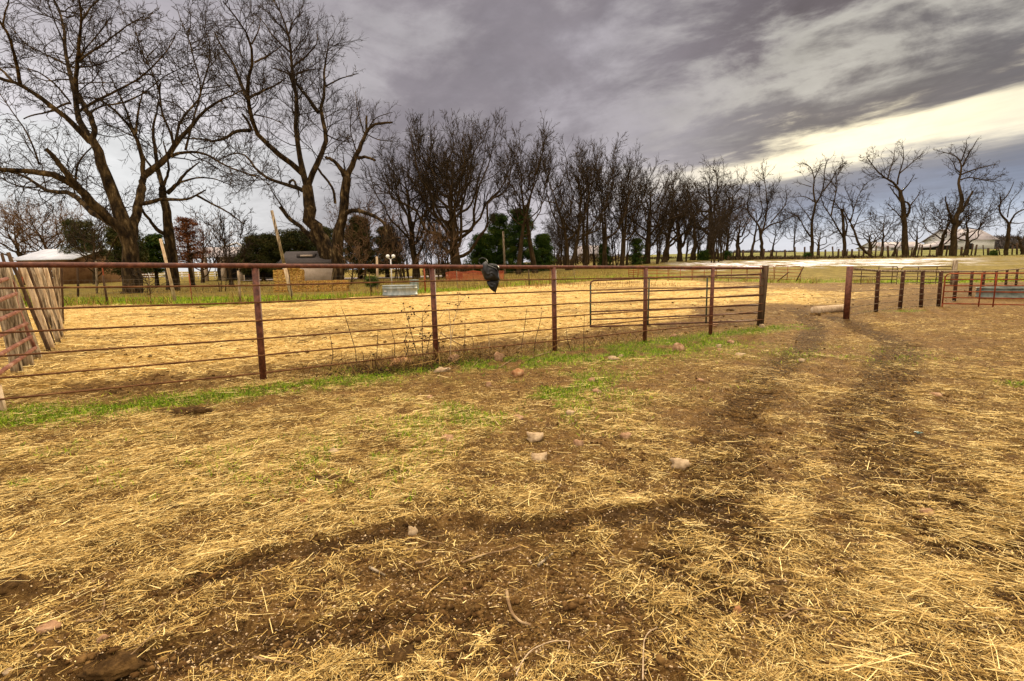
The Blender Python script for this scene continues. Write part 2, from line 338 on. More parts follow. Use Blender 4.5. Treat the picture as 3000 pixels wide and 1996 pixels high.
M_brownw = mat('brown_wall', [(.3, (.11, .055, .025)), (.6, (.20, .11, .05))], 1.5, .9, 4)
M_white = mat('white_paint', [(.3, (.58, .56, .54)), (.6, (.76, .75, .73))], 3, .7, 4)
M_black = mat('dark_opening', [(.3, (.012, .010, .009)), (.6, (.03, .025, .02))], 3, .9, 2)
M_farroof = mat('far_roof', [(.3, (.26, .235, .24)), (.6, (.38, .35, .36))], .4, .8, 3)
M_green = mat('evergreen', [(0, (.008, .018, .004)), (.45, (.028, .060, .008)), (.8, (.080, .12, .014)), (1, (.16, .17, .03))], attr='tint', rough=.8)
M_cedar = mat('cedar_foliage', [(0, (.010, .014, .004)), (.45, (.038, .045, .010)), (.8, (.085, .075, .020)), (1, (.14, .10, .04))], attr='tint', rough=.85)
M_leafbr = mat('dead_leaf', [(0, (.05, .018, .008)), (.6, (.16, .06, .025)), (1, (.30, .13, .05))], attr='tint', rough=.9)
M_grass = mat('grass_blade', [(0, (.035, .085, .004)), (.5, (.15, .26, .008)), (.85, (.34, .42, .02)), (1, (.55, .48, .12))], attr='tint', rough=.75)
M_straw = mat('straw', [(0, (.045, .023, .006)), (.3, (.24, .14, .036)), (.65, (.60, .41, .13)), (1, (.90, .72, .32))], attr='tint', rough=.7)
M_stone = mat('stone', [(.3, (.13, .065, .03)), (.5, (.34, .20, .11)), (.7, (.50, .34, .21))], 14, .9, 8, bump=.6, bscale=30, bdist=.01)
M_stonep_ = mat('grit', [(.35, (.20, .12, .06)), (.5, (.48, .34, .19)), (.65, (.72, .57, .36))], 40, .9, 3)
M_orange = mat('orange_net', [(.3, (.42, .09, .04)), (.6, (.60, .15, .07))], 3, .8, 3)
M_globe = mat('globe', [(.3, (.75, .75, .72)), (.6, (.85, .85, .82))], 3, .3, 2)
M_wire = mat('wire', [(.3, (.10, .08, .06)), (.6, (.20, .17, .13))], 5, .6, 3)
M_stick = mat('stick', [(.3, (.08, .045, .02)), (.5, (.25, .16, .08)), (.7, (.46, .34, .19))], 12, .9, 6, bump=.4, bscale=40, bdist=.004)
M_bur = mat('bur', [(.3, (.018, .010, .006)), (.7, (.06, .035, .02))], 30, .95, 3)
M_dung = mat('dung', [(.3, (.020, .011, .004)), (.5, (.060, .032, .010)), (.75, (.15, .085, .028))], 22, .95, 8, bump=1, bscale=45, bdist=.02)

def ground_material():
    M = bpy.data.materials.new('ground'); M.use_nodes = True; t = M.node_tree; N = t.nodes; L = t.links
    b = N['Principled BSDF']; b.inputs['Roughness'].default_value = .95; b.inputs['Specular IOR Level'].default_value = .12
    def attr(n_, comp=None):
        a = N.new('ShaderNodeAttribute'); a.attribute_name = n_; return a.outputs['Fac']
    def noise(sc, det=6, st=(1, 1, 1), rough=.6, dist=0, rot=0):
        c = N.new('ShaderNodeTexCoord'); mp = N.new('ShaderNodeMapping'); mp.inputs['Scale'].default_value = st; mp.inputs['Rotation'].default_value = (0, 0, rot)
        L.new(c.outputs['Object'], mp.inputs[0])
        n = N.new('ShaderNodeTexNoise'); n.inputs['Scale'].default_value = sc; n.inputs['Detail'].default_value = det; n.inputs['Roughness'].default_value = rough
        n.inputs['Distortion'].default_value = dist; L.new(mp.outputs[0], n.inputs['Vector']); return n.outputs[0]
    def ramp(v, stops):
        r = N.new('ShaderNodeValToRGB'); cr = r.color_ramp
        while len(cr.elements) < len(stops): cr.elements.new(.5)
        for e, (p, col) in zip(cr.elements, stops): e.position = p; e.color = (*col, 1)
        L.new(v, r.inputs[0]); return r.outputs[0]
    def mix(f, a, c):
        n = N.new('ShaderNodeMix'); n.data_type = 'RGBA'
        for s_, v in ((n.inputs[0], f), (n.inputs[6], a), (n.inputs[7], c)):
            if isinstance(v, (int, float)): s_.default_value = v
            elif isinstance(v, tuple): s_.default_value = v
            else: L.new(v, s_)
        return n.outputs[2]
    def mth(op, a, c):
        n = N.new('ShaderNodeMath'); n.operation = op; n.use_clamp = True
        for s_, v in ((n.inputs[0], a), (n.inputs[1], c)):
            if isinstance(v, (int, float)): s_.default_value = v
            else: L.new(v, s_)
        return n.outputs[0]
    fine = noise(55, 8, rough=.7); mid = noise(7, 8, rough=.65)
    dirt = ramp(mid, [(.3, (.035, .016, .004)), (.5, (.14, .070, .018)), (.7, (.30, .17, .05))])
    dirt = mix(ramp(fine, [(.50, (0, 0, 0)), (.66, (1, 1, 1))]), dirt, (.42, .26, .095, 1))
    dirt = mix(ramp(noise(30, 8, rough=.75), [(.36, (1, 1, 1)), (.45, (0, 0, 0))]), dirt, (.018, .008, .003, 1))
    fib1 = noise(26, 5, (1, 5, 1), .75, 1.2, .3); fib2 = noise(26, 5, (5, 1, 1), .75, 1.2, .5)
    fib = mth('MAXIMUM', fib1, fib2)
    litc = ramp(fib, [(.44, (.022, .010, .002)), (.53, (.17, .095, .024)), (.61, (.46, .30, .085)), (.72, (.72, .52, .18))])
    c = mix(mth('MULTIPLY', attr('litter'), .85), dirt, litc)
    pf = noise(5, 8, (1, 3.4, 1), .72, .8, .12); pf2 = noise(38, 6, (1, 3.2, 1), .75, .8, -.1)
    penc = ramp(mth('ADD', mth('MULTIPLY', pf, .55), mth('MULTIPLY', pf2, .45)), [(.35, (.12, .062, .014)), (.43, (.42, .26, .075)), (.52, (.70, .49, .18)), (.70, (.88, .69, .32))])
    c = mix(attr('pen'), c, penc)
    trk = ramp(fine, [(.3, (.016, .008, .003)), (.7, (.075, .040, .013))])
    s2_ = N.new('ShaderNodeMath'); s2_.operation = 'SINE'; L.new(attr('al'), s2_.inputs[0])
    rb = mth('MULTIPLY', mth('ADD', mth('MULTIPLY', s2_.outputs[0], 1.6), .35), attr('tm'))
    rb = mth('MULTIPLY', rb, ramp(noise(9, 5), [(.30, (.2, .2, .2)), (.42, (1, 1, 1))]))
    c = mix(mth('MULTIPLY', mth('MAXIMUM', attr('tbase'), rb), .92), c, trk)
    mk = ramp(mid, [(.35, (.035, .017, .006)), (.55, (.12, .062, .018)), (.72, (.30, .18, .055))])
    c = mix(mth('MULTIPLY', attr('muck'), .85), c, mk)
    gf = noise(18, 6, (1, 2.5, 1), .7)
    grs = ramp(gf, [(.35, (.045, .075, .008)), (.52, (.13, .20, .014)), (.7, (.30, .30, .05))])
    c = mix(mth('MULTIPLY', attr('grass'), .65), c, grs)
    lf = noise(1.1, 8, (1, 2.5, 1), .7)
    lw = ramp(lf, [(.35, (.07, .045, .010)), (.5, (.17, .13, .022)), (.65, (.33, .24, .055))])
    c = mix(attr('lawn'), c, lw)
    gg = ramp(lf, [(.35, (.12, .15, .008)), (.52, (.26, .36, .010)), (.7, (.42, .46, .02))])
    c = mix(attr('gback'), c, gg)
    hl = ramp(noise(.25, 6, (1, 3, 1)), [(.35, (.09, .095, .012)), (.6, (.18, .17, .025))])
    c = mix(attr('hill'), c, hl)
    sn = ramp(noise(.55, 8, (1, .45, 1), .85), [(.475, (0, 0, 0)), (.52, (1, 1, 1))])
    c = mix(mth('MULTIPLY', attr('snow'), sn), c, (.92, .92, .98, 1))
    L.new(c, b.inputs['Base Color'])
    bp = N.new('ShaderNodeBump'); bp.inputs['Strength'].default_value = 1.0; bp.inputs['Distance'].default_value = .02
    bb = N.new('ShaderNodeMath'); bb.operation = 'SUBTRACT'; L.new(mth('ADD', mth('MULTIPLY', fib, .6), mth('MULTIPLY', fine, .4)), bb.inputs[0]); L.new(rb, bb.inputs[1]); L.new(bb.outputs[0], bp.inputs['Height'])
    bp2 = N.new('ShaderNodeBump'); bp2.inputs['Strength'].default_value = .8; bp2.inputs['Distance'].default_value = .10
    L.new(pf, bp2.inputs['Height']); L.new(bp.outputs[0], bp2.inputs['Normal']); L.new(bp2.outputs[0], b.inputs['Normal'])
    return M
M_ground = ground_material()

# ------------------------------------------------------------------ ground sheet
def spaced(a, b, step):
    out = [a]
    while out[-1] < b: out.append(out[-1]+step(out[-1]))
    return out
xs = spaced(0, 900, lambda v: .014+.0072*v if v < 60 else .0072*v*(1+(v-60)*.03))
xs = np.array([-v for v in xs[:0:-1]]+xs)
ys_ = spaced(1.2, 1500, lambda v: (.0055+.003*min(1, max(0, (v-6)/6)))*v if v < 50 else .0085*v*(1+(v-50)*.03))
yb_ = [1.2-v for v in spaced(0, 200, lambda v: .05+.2*v)[1:]]
ys_ = np.array(yb_[::-1]+ys_)
GX, GY = np.meshgrid(xs, ys_); gx = GX.ravel(); gy = GY.ravel()
Z = zones(gx, gy); gz = zb(gx, gy)+zmicro(gx, gy, Z)
nx, ny = len(xs), len(ys_); ii = (np.arange(ny-1)[:, None]*nx+np.arange(nx-1)[None]).ravel()
ground = mesh_np('ground', np.stack([gx, gy, gz], 1), np.stack([ii, ii+1, ii+nx+1, ii+nx], 1), M_ground, smooth=True,
                 attrs={k: ('FLOAT', 'POINT', Z[k]) for k in ('pen', 'grass', 'gback', 'lawn', 'snow', 'hill', 'litter', 'tbase', 'tm', 'al', 'muck')})
tag(ground, 'trampled straw strewn farmyard earth with ruts', kind='structure')
del Z, GX, GY
print('ground', nx*ny)

# ------------------------------------------------------------------ straw and grass (uncountable)
def ribbons(x, y, z, ang, tilt, L, w, bend, tint, name, M, lab, cat, taper=1.0):
    n = len(x); ca, sa = np.cos(ang), np.sin(ang); ct, st = np.cos(tilt), np.sin(tilt)
    D = np.stack([ca*ct, sa*ct, st], 1); roll = rng.uniform(-.9, .9, n)
    S = np.stack([-sa, ca, np.zeros(n)], 1); Nn = np.cross(D, S); S2 = S*np.cos(roll)[:, None]+Nn*np.sin(roll)[:, None]
    C = np.stack([x, y, z], 1); sb = S*bend[:, None]*L[:, None]
    p0 = C-D*L[:, None]*.5; p1 = C+sb; p2 = C+D*L[:, None]*.5
    hw = (w*.5)[:, None]*S2
    V = np.stack([p0-hw, p0+hw, p1-hw, p1+hw, p2-hw*taper, p2+hw*taper], 1).reshape(-1, 3)
    i = np.arange(n)*6
    Q = np.concatenate([np.stack([i, i+1, i+3, i+2], 1), np.stack([i+2, i+3, i+5, i+4], 1)])
    o = mesh_np(name, V, Q, M, attrs={'tint': ('FLOAT', 'POINT', np.repeat(tint, 6))})
    tag(o, lab, cat, kind='stuff'); return o
def scatter_fore(n, ymin, ymax):
    y = np.exp(rng.uniform(math.log(ymin), math.log(ymax), n)); x = rng.uniform(-1.12, 1.12, n)*y+rng.normal(0, .3, n)
    return x, y
def flow(x, y):
    a = .35-.10*x - .03*(y-4)
    return np.where(x > 1.0, a-.55*sstep(1, 2.5, x)*(1-sstep(3, 6, y)), a)
x, y = scatter_fore(900000, 1.1, 17.5); z = zones(x, y)
keep = (rng.random(len(x)) < np.clip(z['litter']*1.05-z['grass']*.35-z['muck']*.6, .03, 1)) & (y < yfence(x)+2.5); x, y = x[keep], y[keep]
zz = {k: v[keep] for k, v in z.items()}; n = len(x)
L_ = np.clip(rng.lognormal(math.log(.026), .85, n)*(1+.8*sstep(.6, 1, zz['litter'])), .007, .36)
ordr = sstep(.6, 1, zz['litter'])
an = flow(x, y)+rng.normal(0, 1, n)*(1.25-.75*ordr)+np.where(rng.random(n) < .25, rng.uniform(0, 3.14, n), 0)
zh = zb(x, y)+zmicro(x, y, zz)+.002+rng.exponential(.006, n)*(1+ordr)
tint = np.clip(rng.normal(.56, .26, n)+.14*ordr-.25*zz['track']-.50*(rng.random(n) < .24), 0, 1)
ribbons(x, y, zh, an, rng.normal(0, 1, n)*(.05+.05*(L_ < .05)), L_, np.clip(rng.lognormal(math.log(.0017), .4, n), .0008, .0045)*(1+.06*y), rng.normal(0, .05, n), tint, 'loose_straw', M_straw,
        'loose pale straw stalks scattered over the trampled foreground earth', 'straw')
print('straw', n)
# straw in the pen
y = np.exp(rng.uniform(math.log(6), math.log(44), 260000)); x = rng.uniform(-1.12, 1.12, len(y))*y; z = zones(x, y)
keep = rng.random(len(x)) < z['pen']*(.35+.65*fbm(x*1.3, y*2.6, 3, 91)); x, y = x[keep], y[keep]; zz = {k: v[keep] for k, v in z.items()}; n = len(x)
ribbons(x, y, zb(x, y)+zmicro(x, y, zz)+.01+rng.exponential(.015, n), rng.normal(.1, .8, n), rng.normal(0, .12, n), np.clip(rng.lognormal(math.log(.14), .5, n), .04, .5),
        np.clip(rng.normal(.005, .002, n), .002, .01)*(1+.04*y), rng.normal(0, .08, n), np.clip(rng.normal(.62, .25, n), 0, 1), 'pen_straw', M_straw,
        'thick layer of golden straw bedding covering the fenced pen', 'straw')
# near grass
x, y = scatter_fore(520000, 1.6, 18); z = zones(x, y)
keep = rng.random(len(x)) < z['grass']**1.3*.9; x, y = x[keep], y[keep]; zz = {k: v[keep] for k, v in z.items()}; n = len(x)
Lg = rng.uniform(.02, .065, n)*(1+.5*zz['grass'])
ribbons(x, y, zb(x, y)+zmicro(x, y, zz)+Lg*.3, rng.uniform(0, 6.28, n), rng.uniform(.25, 1.35, n), Lg, rng.uniform(.003, .006, n)*(1+.04*y), rng.normal(0, .12, n),
        np.clip(rng.normal(.42, .22, n)+.3*(1-zz['grass']), 0, 1), 'grass', M_grass, 'short green grass growing along the foot of the pipe fence', 'grass', .3)
# grass beyond the back fence
y = np.exp(rng.uniform(math.log(23), math.log(60), 260000)); x = rng.uniform(-1.15, 1.15, len(y))*y; z = zones(x, y)
keep = rng.random(len(x)) < z['gback']; x, y = x[keep], y[keep]; n = len(x); Lg = rng.uniform(.10, .30, n)
ribbons(x, y, zb(x, y)+Lg*.35, rng.uniform(0, 6.28, n), rng.uniform(.5, 1.4, n), Lg, rng.uniform(.012, .03, n), rng.normal(0, .12, n),
        np.clip(rng.normal(.62, .18, n), 0, .9), 'meadow_grass', M_grass, 'bright green grass strip growing behind the wire fence of the pen', 'grass', .3)
# rank dead weeds along the back fence line and at fence feet
def stalks(n, pos, h0, h1, w, name, M, lab, cat):
    x, y = pos; n = len(x); Lw = rng.uniform(h0, h1, n)
    return ribbons(x, y, zb(x, y)+Lw*.45, rng.uniform(0, 6.28, n), rng.uniform(1.0, 1.5, n), Lw, np.full(n, w)*rng.uniform(.6, 1.4, n), rng.normal(0, .06, n), np.clip(rng.normal(.3, .2, n), 0, 1), name, M, lab, cat, .4)
xb = rng.uniform(-26, 26, 5000); yb2 = yback(xb)+rng.normal(.1, .35, 5000); k = fbm(xb*.5, yb2*.5, 3, 5) > .47
stalks(0, (xb[k], yb2[k]), .12, .65, .012, 'dead_weeds', M_straw, 'dead brown weeds standing thinly along the wire fence behind the pen', 'weeds')
# little gravel
x, y = scatter_fore(70000, 1.2, 9); z = zones(x, y); kk = rng.random(len(x)) < np.clip(.9-z['litter']*.8, .08, 1)*(y < yfence(x)); x, y = x[kk], y[kk]; zz = {k: v[kk] for k, v in z.items()}
n = len(x); s_ = np.clip(rng.lognormal(math.log(.0028), .5, n), .0012, .011)
octa = np.array([[1, 0, 0], [0, 1, 0], [-1, 0, 0], [0, -1, 0], [0, 0, .7], [0, 0, -.7]])
V = (octa[None]*s_[:, None, None]*rng.uniform(.6, 1.3, (n, 6, 1)))+np.stack([x, y, zb(x, y)+zmicro(x, y, zz)+s_*.3], 1)[:, None]
i = np.arange(n)[:, None, None]*6; T = i+np.array([[0, 1, 4], [1, 2, 4], [2, 3, 4], [3, 0, 4], [1, 0, 5], [2, 1, 5], [3, 2, 5], [0, 3, 5]])[None]
tag(mesh_np('gravel', V.reshape(-1, 3), np.zeros((0, 4)), M_stonep_, T=T.reshape(-1, 3), smooth=True), 'tiny pale pebbles and grit sprinkled over the bare earth', 'gravel', kind='stuff')

def crumbs(n, ymin, ymax, lo, hi, name, M, lab, cat, fn):
    x, y = scatter_fore(n, ymin, ymax); z = zones(x, y); kk = (rng.random(n) < fn(z, x, y)) & (y < yfence(x)+(1.5 if ymax < 20 else 14)); x, y = x[kk], y[kk]; zz = {k: v[kk] for k, v in z.items()}; n = len(x)
    ph = (1+5**.5)/2; ico = unit0(np.array([(-1, ph, 0), (1, ph, 0), (-1, -ph, 0), (1, -ph, 0), (0, -1, ph), (0, 1, ph), (0, -1, -ph), (0, 1, -ph), (ph, 0, -1), (ph, 0, 1), (-ph, 0, -1), (-ph, 0, 1)]))
    F = np.array([(0, 11, 5), (0, 5, 1), (0, 1, 7), (0, 7, 10), (0, 10, 11), (1, 5, 9), (5, 11, 4), (11, 10, 2), (10, 7, 6), (7, 1, 8), (3, 9, 4), (3, 4, 2), (3, 2, 6), (3, 6, 8), (3, 8, 9), (4, 9, 5), (2, 4, 11), (6, 2, 10), (8, 6, 7), (9, 8, 1)])
    s_ = np.clip(rng.lognormal(math.log(lo), .6, n), lo*.4, hi)
    V = ico[None]*rng.uniform(.6, 1.25, (n, 12, 1))*s_[:, None, None]*np.array([1, 1, .7])+np.stack([x, y, zb(x, y)+zmicro(x, y, zz)+s_*.15], 1)[:, None]
    T = (np.arange(n)[:, None, None]*12+F[None]).reshape(-1, 3)
    tag(mesh_np(name, V.reshape(-1, 3), np.zeros((0, 4)), M, T=T), lab, cat, kind='stuff')
def unit0(v): return v/np.linalg.norm(v, axis=-1, keepdims=True)
M_soil = mat('soil_crumb', [(.35, (.025, .012, .004)), (.5, (.085, .043, .013)), (.68, (.20, .115, .038))], 9, .95, 8, bump=.6, bscale=60, bdist=.005)
crumbs(150000, 1.2, 14, .0045, .022, 'soil_crumbs', M_soil, 'crumbled brown soil clods lying in the ruts and bare patches', 'soil', lambda z, x, y: np.clip(.08+(.55-z['litter'])*1.4+z['track']*.7+z['muck']*.8-z['grass']*.5, 0, 1)*sstep(-.15, .1, z['w2']+.05))
crumbs(9000, 7, 26, .014, .05, 'pen_crumbs', M_soil, 'dark dung crumbs and soil scattered in the pen', 'soil', lambda z, x, y: z['pen']*0+(y > yfence(x))*.5)
# ================================================================== FENCES AND GATES
ROT0 = np.eye(3)
def poly_extrap(P, k, a):   # extend polyline before its start
    P = [np.array(p) for p in P]; d = P[0]-P[1]; P.insert(0, P[0]+d/np.linalg.norm(d)*a); return np.array(P)
fr = thing('pipe_fence', 'long rusty pipe fence with six thin rods, running from the left edge to the gateway', 'fence')
posts = [((772, 1120), (747, 778), .046), ((1279, 1062), (1266, 781), .044), ((1626, 1029), (1622, 782), .043), ((1889, 1001), (1892, 784), .042), ((2081, 981), (2089, 785), .042)]
YS = []
for (fx, fy), (tx, ty), r_ in posts:
    f = np.array([*G(fx, fy), 0.]); YS.append(f[1]); f[2] = zb(f[0], f[1])-.15; t_ = at(tx, ty, f[1])
    MB().tube([f, t_-(0, 0, .01)], r_).build('post', M_rust, fr, True)
f = np.array([*G(2226, 957), -.1]); YE = f[1]; t_ = at(2243, 778, YE)
MB().tube([f, f*.5+t_*.5, t_], [.078, .076, .074], 12).build('end_post', M_woodd, fr, True)
MB().tube([np.array([*G(8, 1215), -.1]), at(-12, 1130, 5.46)], .045, 10).build('stub_post', M_woodp, fr, True)
rails = [[776, 779, 781.5, 783, 784, 785.5, 786], [845, 837, 824, 819, 814, 813, 813], [909, 887, 866.5, 855, 846, 843.5, 837], [975, 940, 910, 892, 878, 871, 862],
         [1043, 992, 954, 928, 910, 897.5, 888], [1107, 1042, 995, 963.5, 938.5, 926, 912], [1171, 1095, 1035, 1000, 971, 952.5, 937]]
RX = [0, 756, 1272, 1624, 1890, 2085, 2236]; RY = [5.46]+YS+[YE]
for j, row in enumerate(rails):
    P = [at(xx, yy, Y-(.0 if j == 0 else .055)) for xx, yy, Y in zip(RX, row, RY)]
    P = poly_extrap(P, 0, 2.5)
    # subdivide with small sag and wobble
    t = np.linspace(0, len(P)-1, 60); Q = np.stack([np.interp(t, np.arange(len(P)), P[:, k]) for k in range(3)], 1)
    Q[:, 2] += (rng.normal(0, 1, 60).cumsum()*.0006 if j else 0)
    if j: Q[-1] = Q[-1]+(Q[-1]-Q[-2])*.06
    MB().tube(Q, .031 if j == 0 else .0115, 12 if j == 0 else 7).build('top_rail' if j == 0 else 'rod', M_rust if j == 0 else M_rod, fr, True)
seat(fr, (float(G(772, 1120)[0]), YS[0], 0))

# open tube gate folded back behind the fence
g = thing('tube_gate', 'six bar tube gate with green braces swung open behind the pipe fence', 'gate')
gl_, gr_ = 12.35, 12.62
def gpt(xx, yl, yr, u):   # u 0 left..1 right
    Y = gl_+(gr_-gl_)*u; return at(xx, yl+(yr-yl)*u, Y)
rowsg = [(822, 803.5), (859.5, 841), (887, 866), (914, 894), (937, 917), (958, 939)]
for k, (yl, yr) in enumerate(rowsg):
    pts = [gpt(1730+(2228-1730)*u, yl, yr, u) for u in np.linspace(0, 1, 6)]
    if k == 0:
        a = gpt(1733, 822, 803.5, 0); c = gpt(1730, 836, 836, 0); pts = [c, c*.6+a*.4+(0, 0, .03), a+(.05, 0, -.005)]+pts[1:]
    MB().tube(pts, .021 if k in (0, 5) else .018, 8).build('bar', M_gate, g, True)
MB().tube([gpt(1730, 836, 836, 0), gpt(1730, 959, 959, 0)], .022).build('end_tube', M_gateg, g, True)
for xx in (1900, 2070):
    u = (xx-1730)/498; MB().tube([gpt(xx+1, 822, 803.5, u)-(0, .03, 0), gpt(xx-3, 959, 940, u)-(0, .03, 0)], .020).build('brace', M_gateg, g, True)
MB().tube([gpt(2228, 800, 800, 1), gpt(2225, 943, 943, 1)], .022).build('end_tube', M_gate, g, True)
seat(g, tuple(gp(2228, gr_)))

# right hand fence
fr2 = thing('pipe_fence', 'curving pipe and cable fence running off from the right gate post to the right edge', 'fence')
rp = [((2479, 932), (2490, 784), None), ((2566, 914), (2574, 792), None), ((2636, 906), (2647, 793), None), ((2698, 900), (2704, 793), None), ((2749, 898), (2758, 794), None),
      (None, (2804, 794), 19.3), (None, (2849, 794), 22.3), (None, (2884, 794), 24.4), (None, (2920, 793), 26.0), (None, (2951, 790), 27.5), (None, (2981, 788), 29), (None, (3030, 782), 31)]
tops = []; feet = []
for k, (ff, tt, Y) in enumerate(rp):
    if ff: f = np.array([*G(*ff), -.1])
    else: f = at(tt[0]-6, tt[1]+60, Y); f[2] = -.1
    t_ = at(tt[0], tt[1], f[1]); tops.append(t_); feet.append(f)
    MB().tube([f, t_+(0, 0, .0 if k else .03)], .078 if k == 0 else .058, 10).build('gate_post' if k == 0 else 'post', M_rust if k == 0 else M_rustd, fr2, True)
MB().tube([p+(0, 0, -.02) for p in tops], .032, 8).build('top_rail', M_wood, fr2, True)
for j in range(1, 7):
    MB().tube([t_+(f-t_)*(j*.147)+(0, -.05, 0) for f, t_ in zip(feet, tops)], .009, 5).build('cable', M_wood, fr2, True)
seat(fr2, (float(feet[0][0]), float(feet[0][1]), 0))

def panel(name, a, b, h, bars, ups, r_, M, label, group, legs=True, braceM=None, cat='hurdle', z0=.12):
    """tubular corral panel between ground points a and b"""
    a = np.array(a, float); b = np.array(b, float); t = thing(name, label, cat, group); up = np.array([0, 0, 1.])
    d = b-a; n_ = d/np.linalg.norm(d)
    fr_ = [a+up*z0, a+up*(h-.12), a+n_*.04+up*(h-.04), a+n_*.12+up*h, b-n_*.12+up*h, b-n_*.04+up*(h-.04), b+up*(h-.12), b+up*z0, a+up*z0]
    MB().tube(fr_, r_, 6).build('frame', M, t, True)
    for k in range(1, bars):
        hz = z0+(h-z0)*k/bars; MB().tube([a+up*hz, b+up*hz], r_*.8, 5).build('bar', M, t, True)
    for u in ups:
        MB().tube([a+d*u+up*z0*.3, a+d*u+up*h], r_, 5).build('upright', M, t, True)
    if legs:
        for p in (a, b): MB().tube([p-up*.05, p+up*z0], r_, 6).build('foot', M, t, True)
    seat(t, tuple(a)); return t
A_ = np.array([*G(2760, 900), 0.]); B_ = np.array([*G(2999, 905), 0.]); 
panel('corral_gate', A_, A_+(B_-A_)*1.35, 1.10, 5, [.34, .47, .75], .021, M_red, 'bright rusty red tube gate with six bars leaning on the right hand cable fence', None, cat='gate')
# gate at far left, seen edge-on
g = thing('tube_gate', 'worn red tube gate swinging back on the far left, seen nearly end on', 'gate')
ends = [((75, 285), (110, 300)), ((135, 415),), ((175, 560),), ((230, 675),), ((270, 790),), ((310, 885),)]
lf = [305, 470, 640, 780, 945, 1100]
Zc = lambda x_, y_, Y: at(x_*.338, 720+y_*.338, Y)
corner = [Zc(95, 300, 8.45), Zc(112, 330, 8.5), Zc(150, 520, 8.5), Zc(215, 690, 8.5), Zc(262, 800, 8.5), Zc(306, 892, 8.5)]
MB().tube([Zc(62, 284, 8.4)]+corner, .026, 8).build('end_tube', M_oldred, g, True)
for k, (e, l) in enumerate(zip([(66, 284), (137, 415), (176, 562), (230, 675), (268, 790), (306, 886)], lf)):
    p = Zc(*e, 8.45); q = Zc(0, l, 6.45); q2 = q+(q-p)*.35
    MB().tube([p, q, q2], .028, 8).build('bar', M_oldred, g, True)
seat(g, (float(corner[-1][0]), 8.5, 0))

# log wall at the left
lw = thing('log_wall', 'leaning wall of upright weathered logs and planks at the left edge', 'wall')
logs = [(-60, 165, 130, 1010, 95, 0, 7.6), (20, 160, 215, 920, 95, 0, 8.3), (55, 165, 330, 980, 74, 0, 9.0), (70, 60, 395, 840, 36, 2, 9.9), (10, 70, 300, 860, 30, 2, 9.6), (185, 150, 415, 790, 56, 1, 10.3), (232, 160, 428, 740, 34, 2, 10.8),
        (265, 170, 440, 650, 40, 0, 11.3), (300, 165, 452, 620, 36, 1, 11.9), (340, 170, 478, 600, 34, 0, 12.5), (385, 165, 492, 560, 38, 1, 13.1), (420, 170, 505, 640, 34, 2, 13.7), (462, 165, 520, 620, 30, 0, 14.3), (500, 160, 530, 690, 26, 0, 14.9), (535, 170, 545, 700, 22, 2, 15.4)]
for tx, ty, bx_, by_, w_, mt, Y in logs:
    t_ = Zc(tx, ty, Y-.1); b_ = Zc(bx_, by_, Y); d = b_-t_
    b_ = t_+d*((t_[2]+.05)/(t_[2]-b_[2])) if b_[2] > 0 else b_
    rr = w_*.338/1500*Y*.5*.86
    t = np.linspace(0, 1, 9)[:, None]; P = t_+(b_-t_)*t+rng.normal(0, .004, (9, 3))
    MB().tube(P, rr*np.linspace(.86, 1.04, 9)*rng.uniform(.97, 1.03, 9), 9).build('log' if w_ < 90 else 'plank', (M_wood, M_woodp, M_woodd)[mt], lw, False)
seat(lw, (float(Zc(330, 980, 9)[0]), 9.0, 0))

# woven wire fence behind the pen
wf = thing('wire_fence', 'low woven wire fence on thin posts closing the back of the straw pen', 'fence')
xw = np.arange(-27, 6.5, .3); yw = yback(xw)+.25
mbw = MB()
for hh in (.05, .22, .40, .58, .78, 1.0, 1.2): mbw.tube(np.stack([xw, yw, zb(xw, yw)+hh+rng.normal(0, .006, len(xw))], 1), .0035, 3, False)
Pw = np.stack([np.stack([xw, yw, zb(xw, yw)], 1), np.stack([xw, yw, zb(xw, yw)+1.2], 1)], 1)
mbw.add(*tubes(Pw, np.full((len(xw), 2), .0028), 3)); mbw.build('wire_mesh', M_wire, wf)
for k, xx in enumerate(np.arange(-26.5, 6.5, 2.3)):
    xx += rng.uniform(-.4, .4); yy = float(yback(xx))+.3; hh = rng.uniform(1.25, 1.6); ln = rng.normal(0, .05)
    MB().tube([(xx, yy, -.1), (xx+ln, yy, hh)], .022 if k % 3 else .05, 5).build('post', (M_woodd, M_red, M_wood, M_woodd)[k % 4], wf)
seat(wf, (-10, float(yback(-10)), 0))

# red corral panels along the far side of the pen
px_ = [(1893, 44.5), (1960, 44.8), (2030, 45.0), (2100, 45.1), (2190, 44.8), (2270, 44), (2350, 42.8)]
lab = ['far red corral panel, leftmost of the row behind the pen', 'far red corral panel, second of the row behind the open gate', 'far red corral panel showing between the last two thin fence posts',
       'far red corral panel directly behind the wooden end post', 'far red corral panel just right of the wooden end post', 'far red corral panel with a diagonal prop at the right end of the row']
for k in range(6):
    a = gp(px_[k][0], px_[k][1]); b = gp(px_[k+1][0]-3, px_[k+1][1]-.05)
    panel('livestock_hurdle', a, b, 1.22, 4, [.5], .024, M_red, lab[k], 'red corral panels along the far side of the pen')
for k, (x0, x1, l_) in enumerate([(2278, 2312, 'flat leaning rusty prop pole against the far red panels'), (2334, 2354, 'steep leaning rusty prop pole at the end of the far red panels')]):
    a = gp(x0, 42.4); b = gp(x1, 42.6)+(0, 0, .78 if k == 0 else 1.2); o = MB().tube([a, b], .045, 6).build('prop_pole', M_rustd, None); tag(o, l_, 'pole', 'prop poles of the corral')
p2 = [(2484, 34.6), (2630, 34.6), (2642, 34.2), (2790, 33.6)]
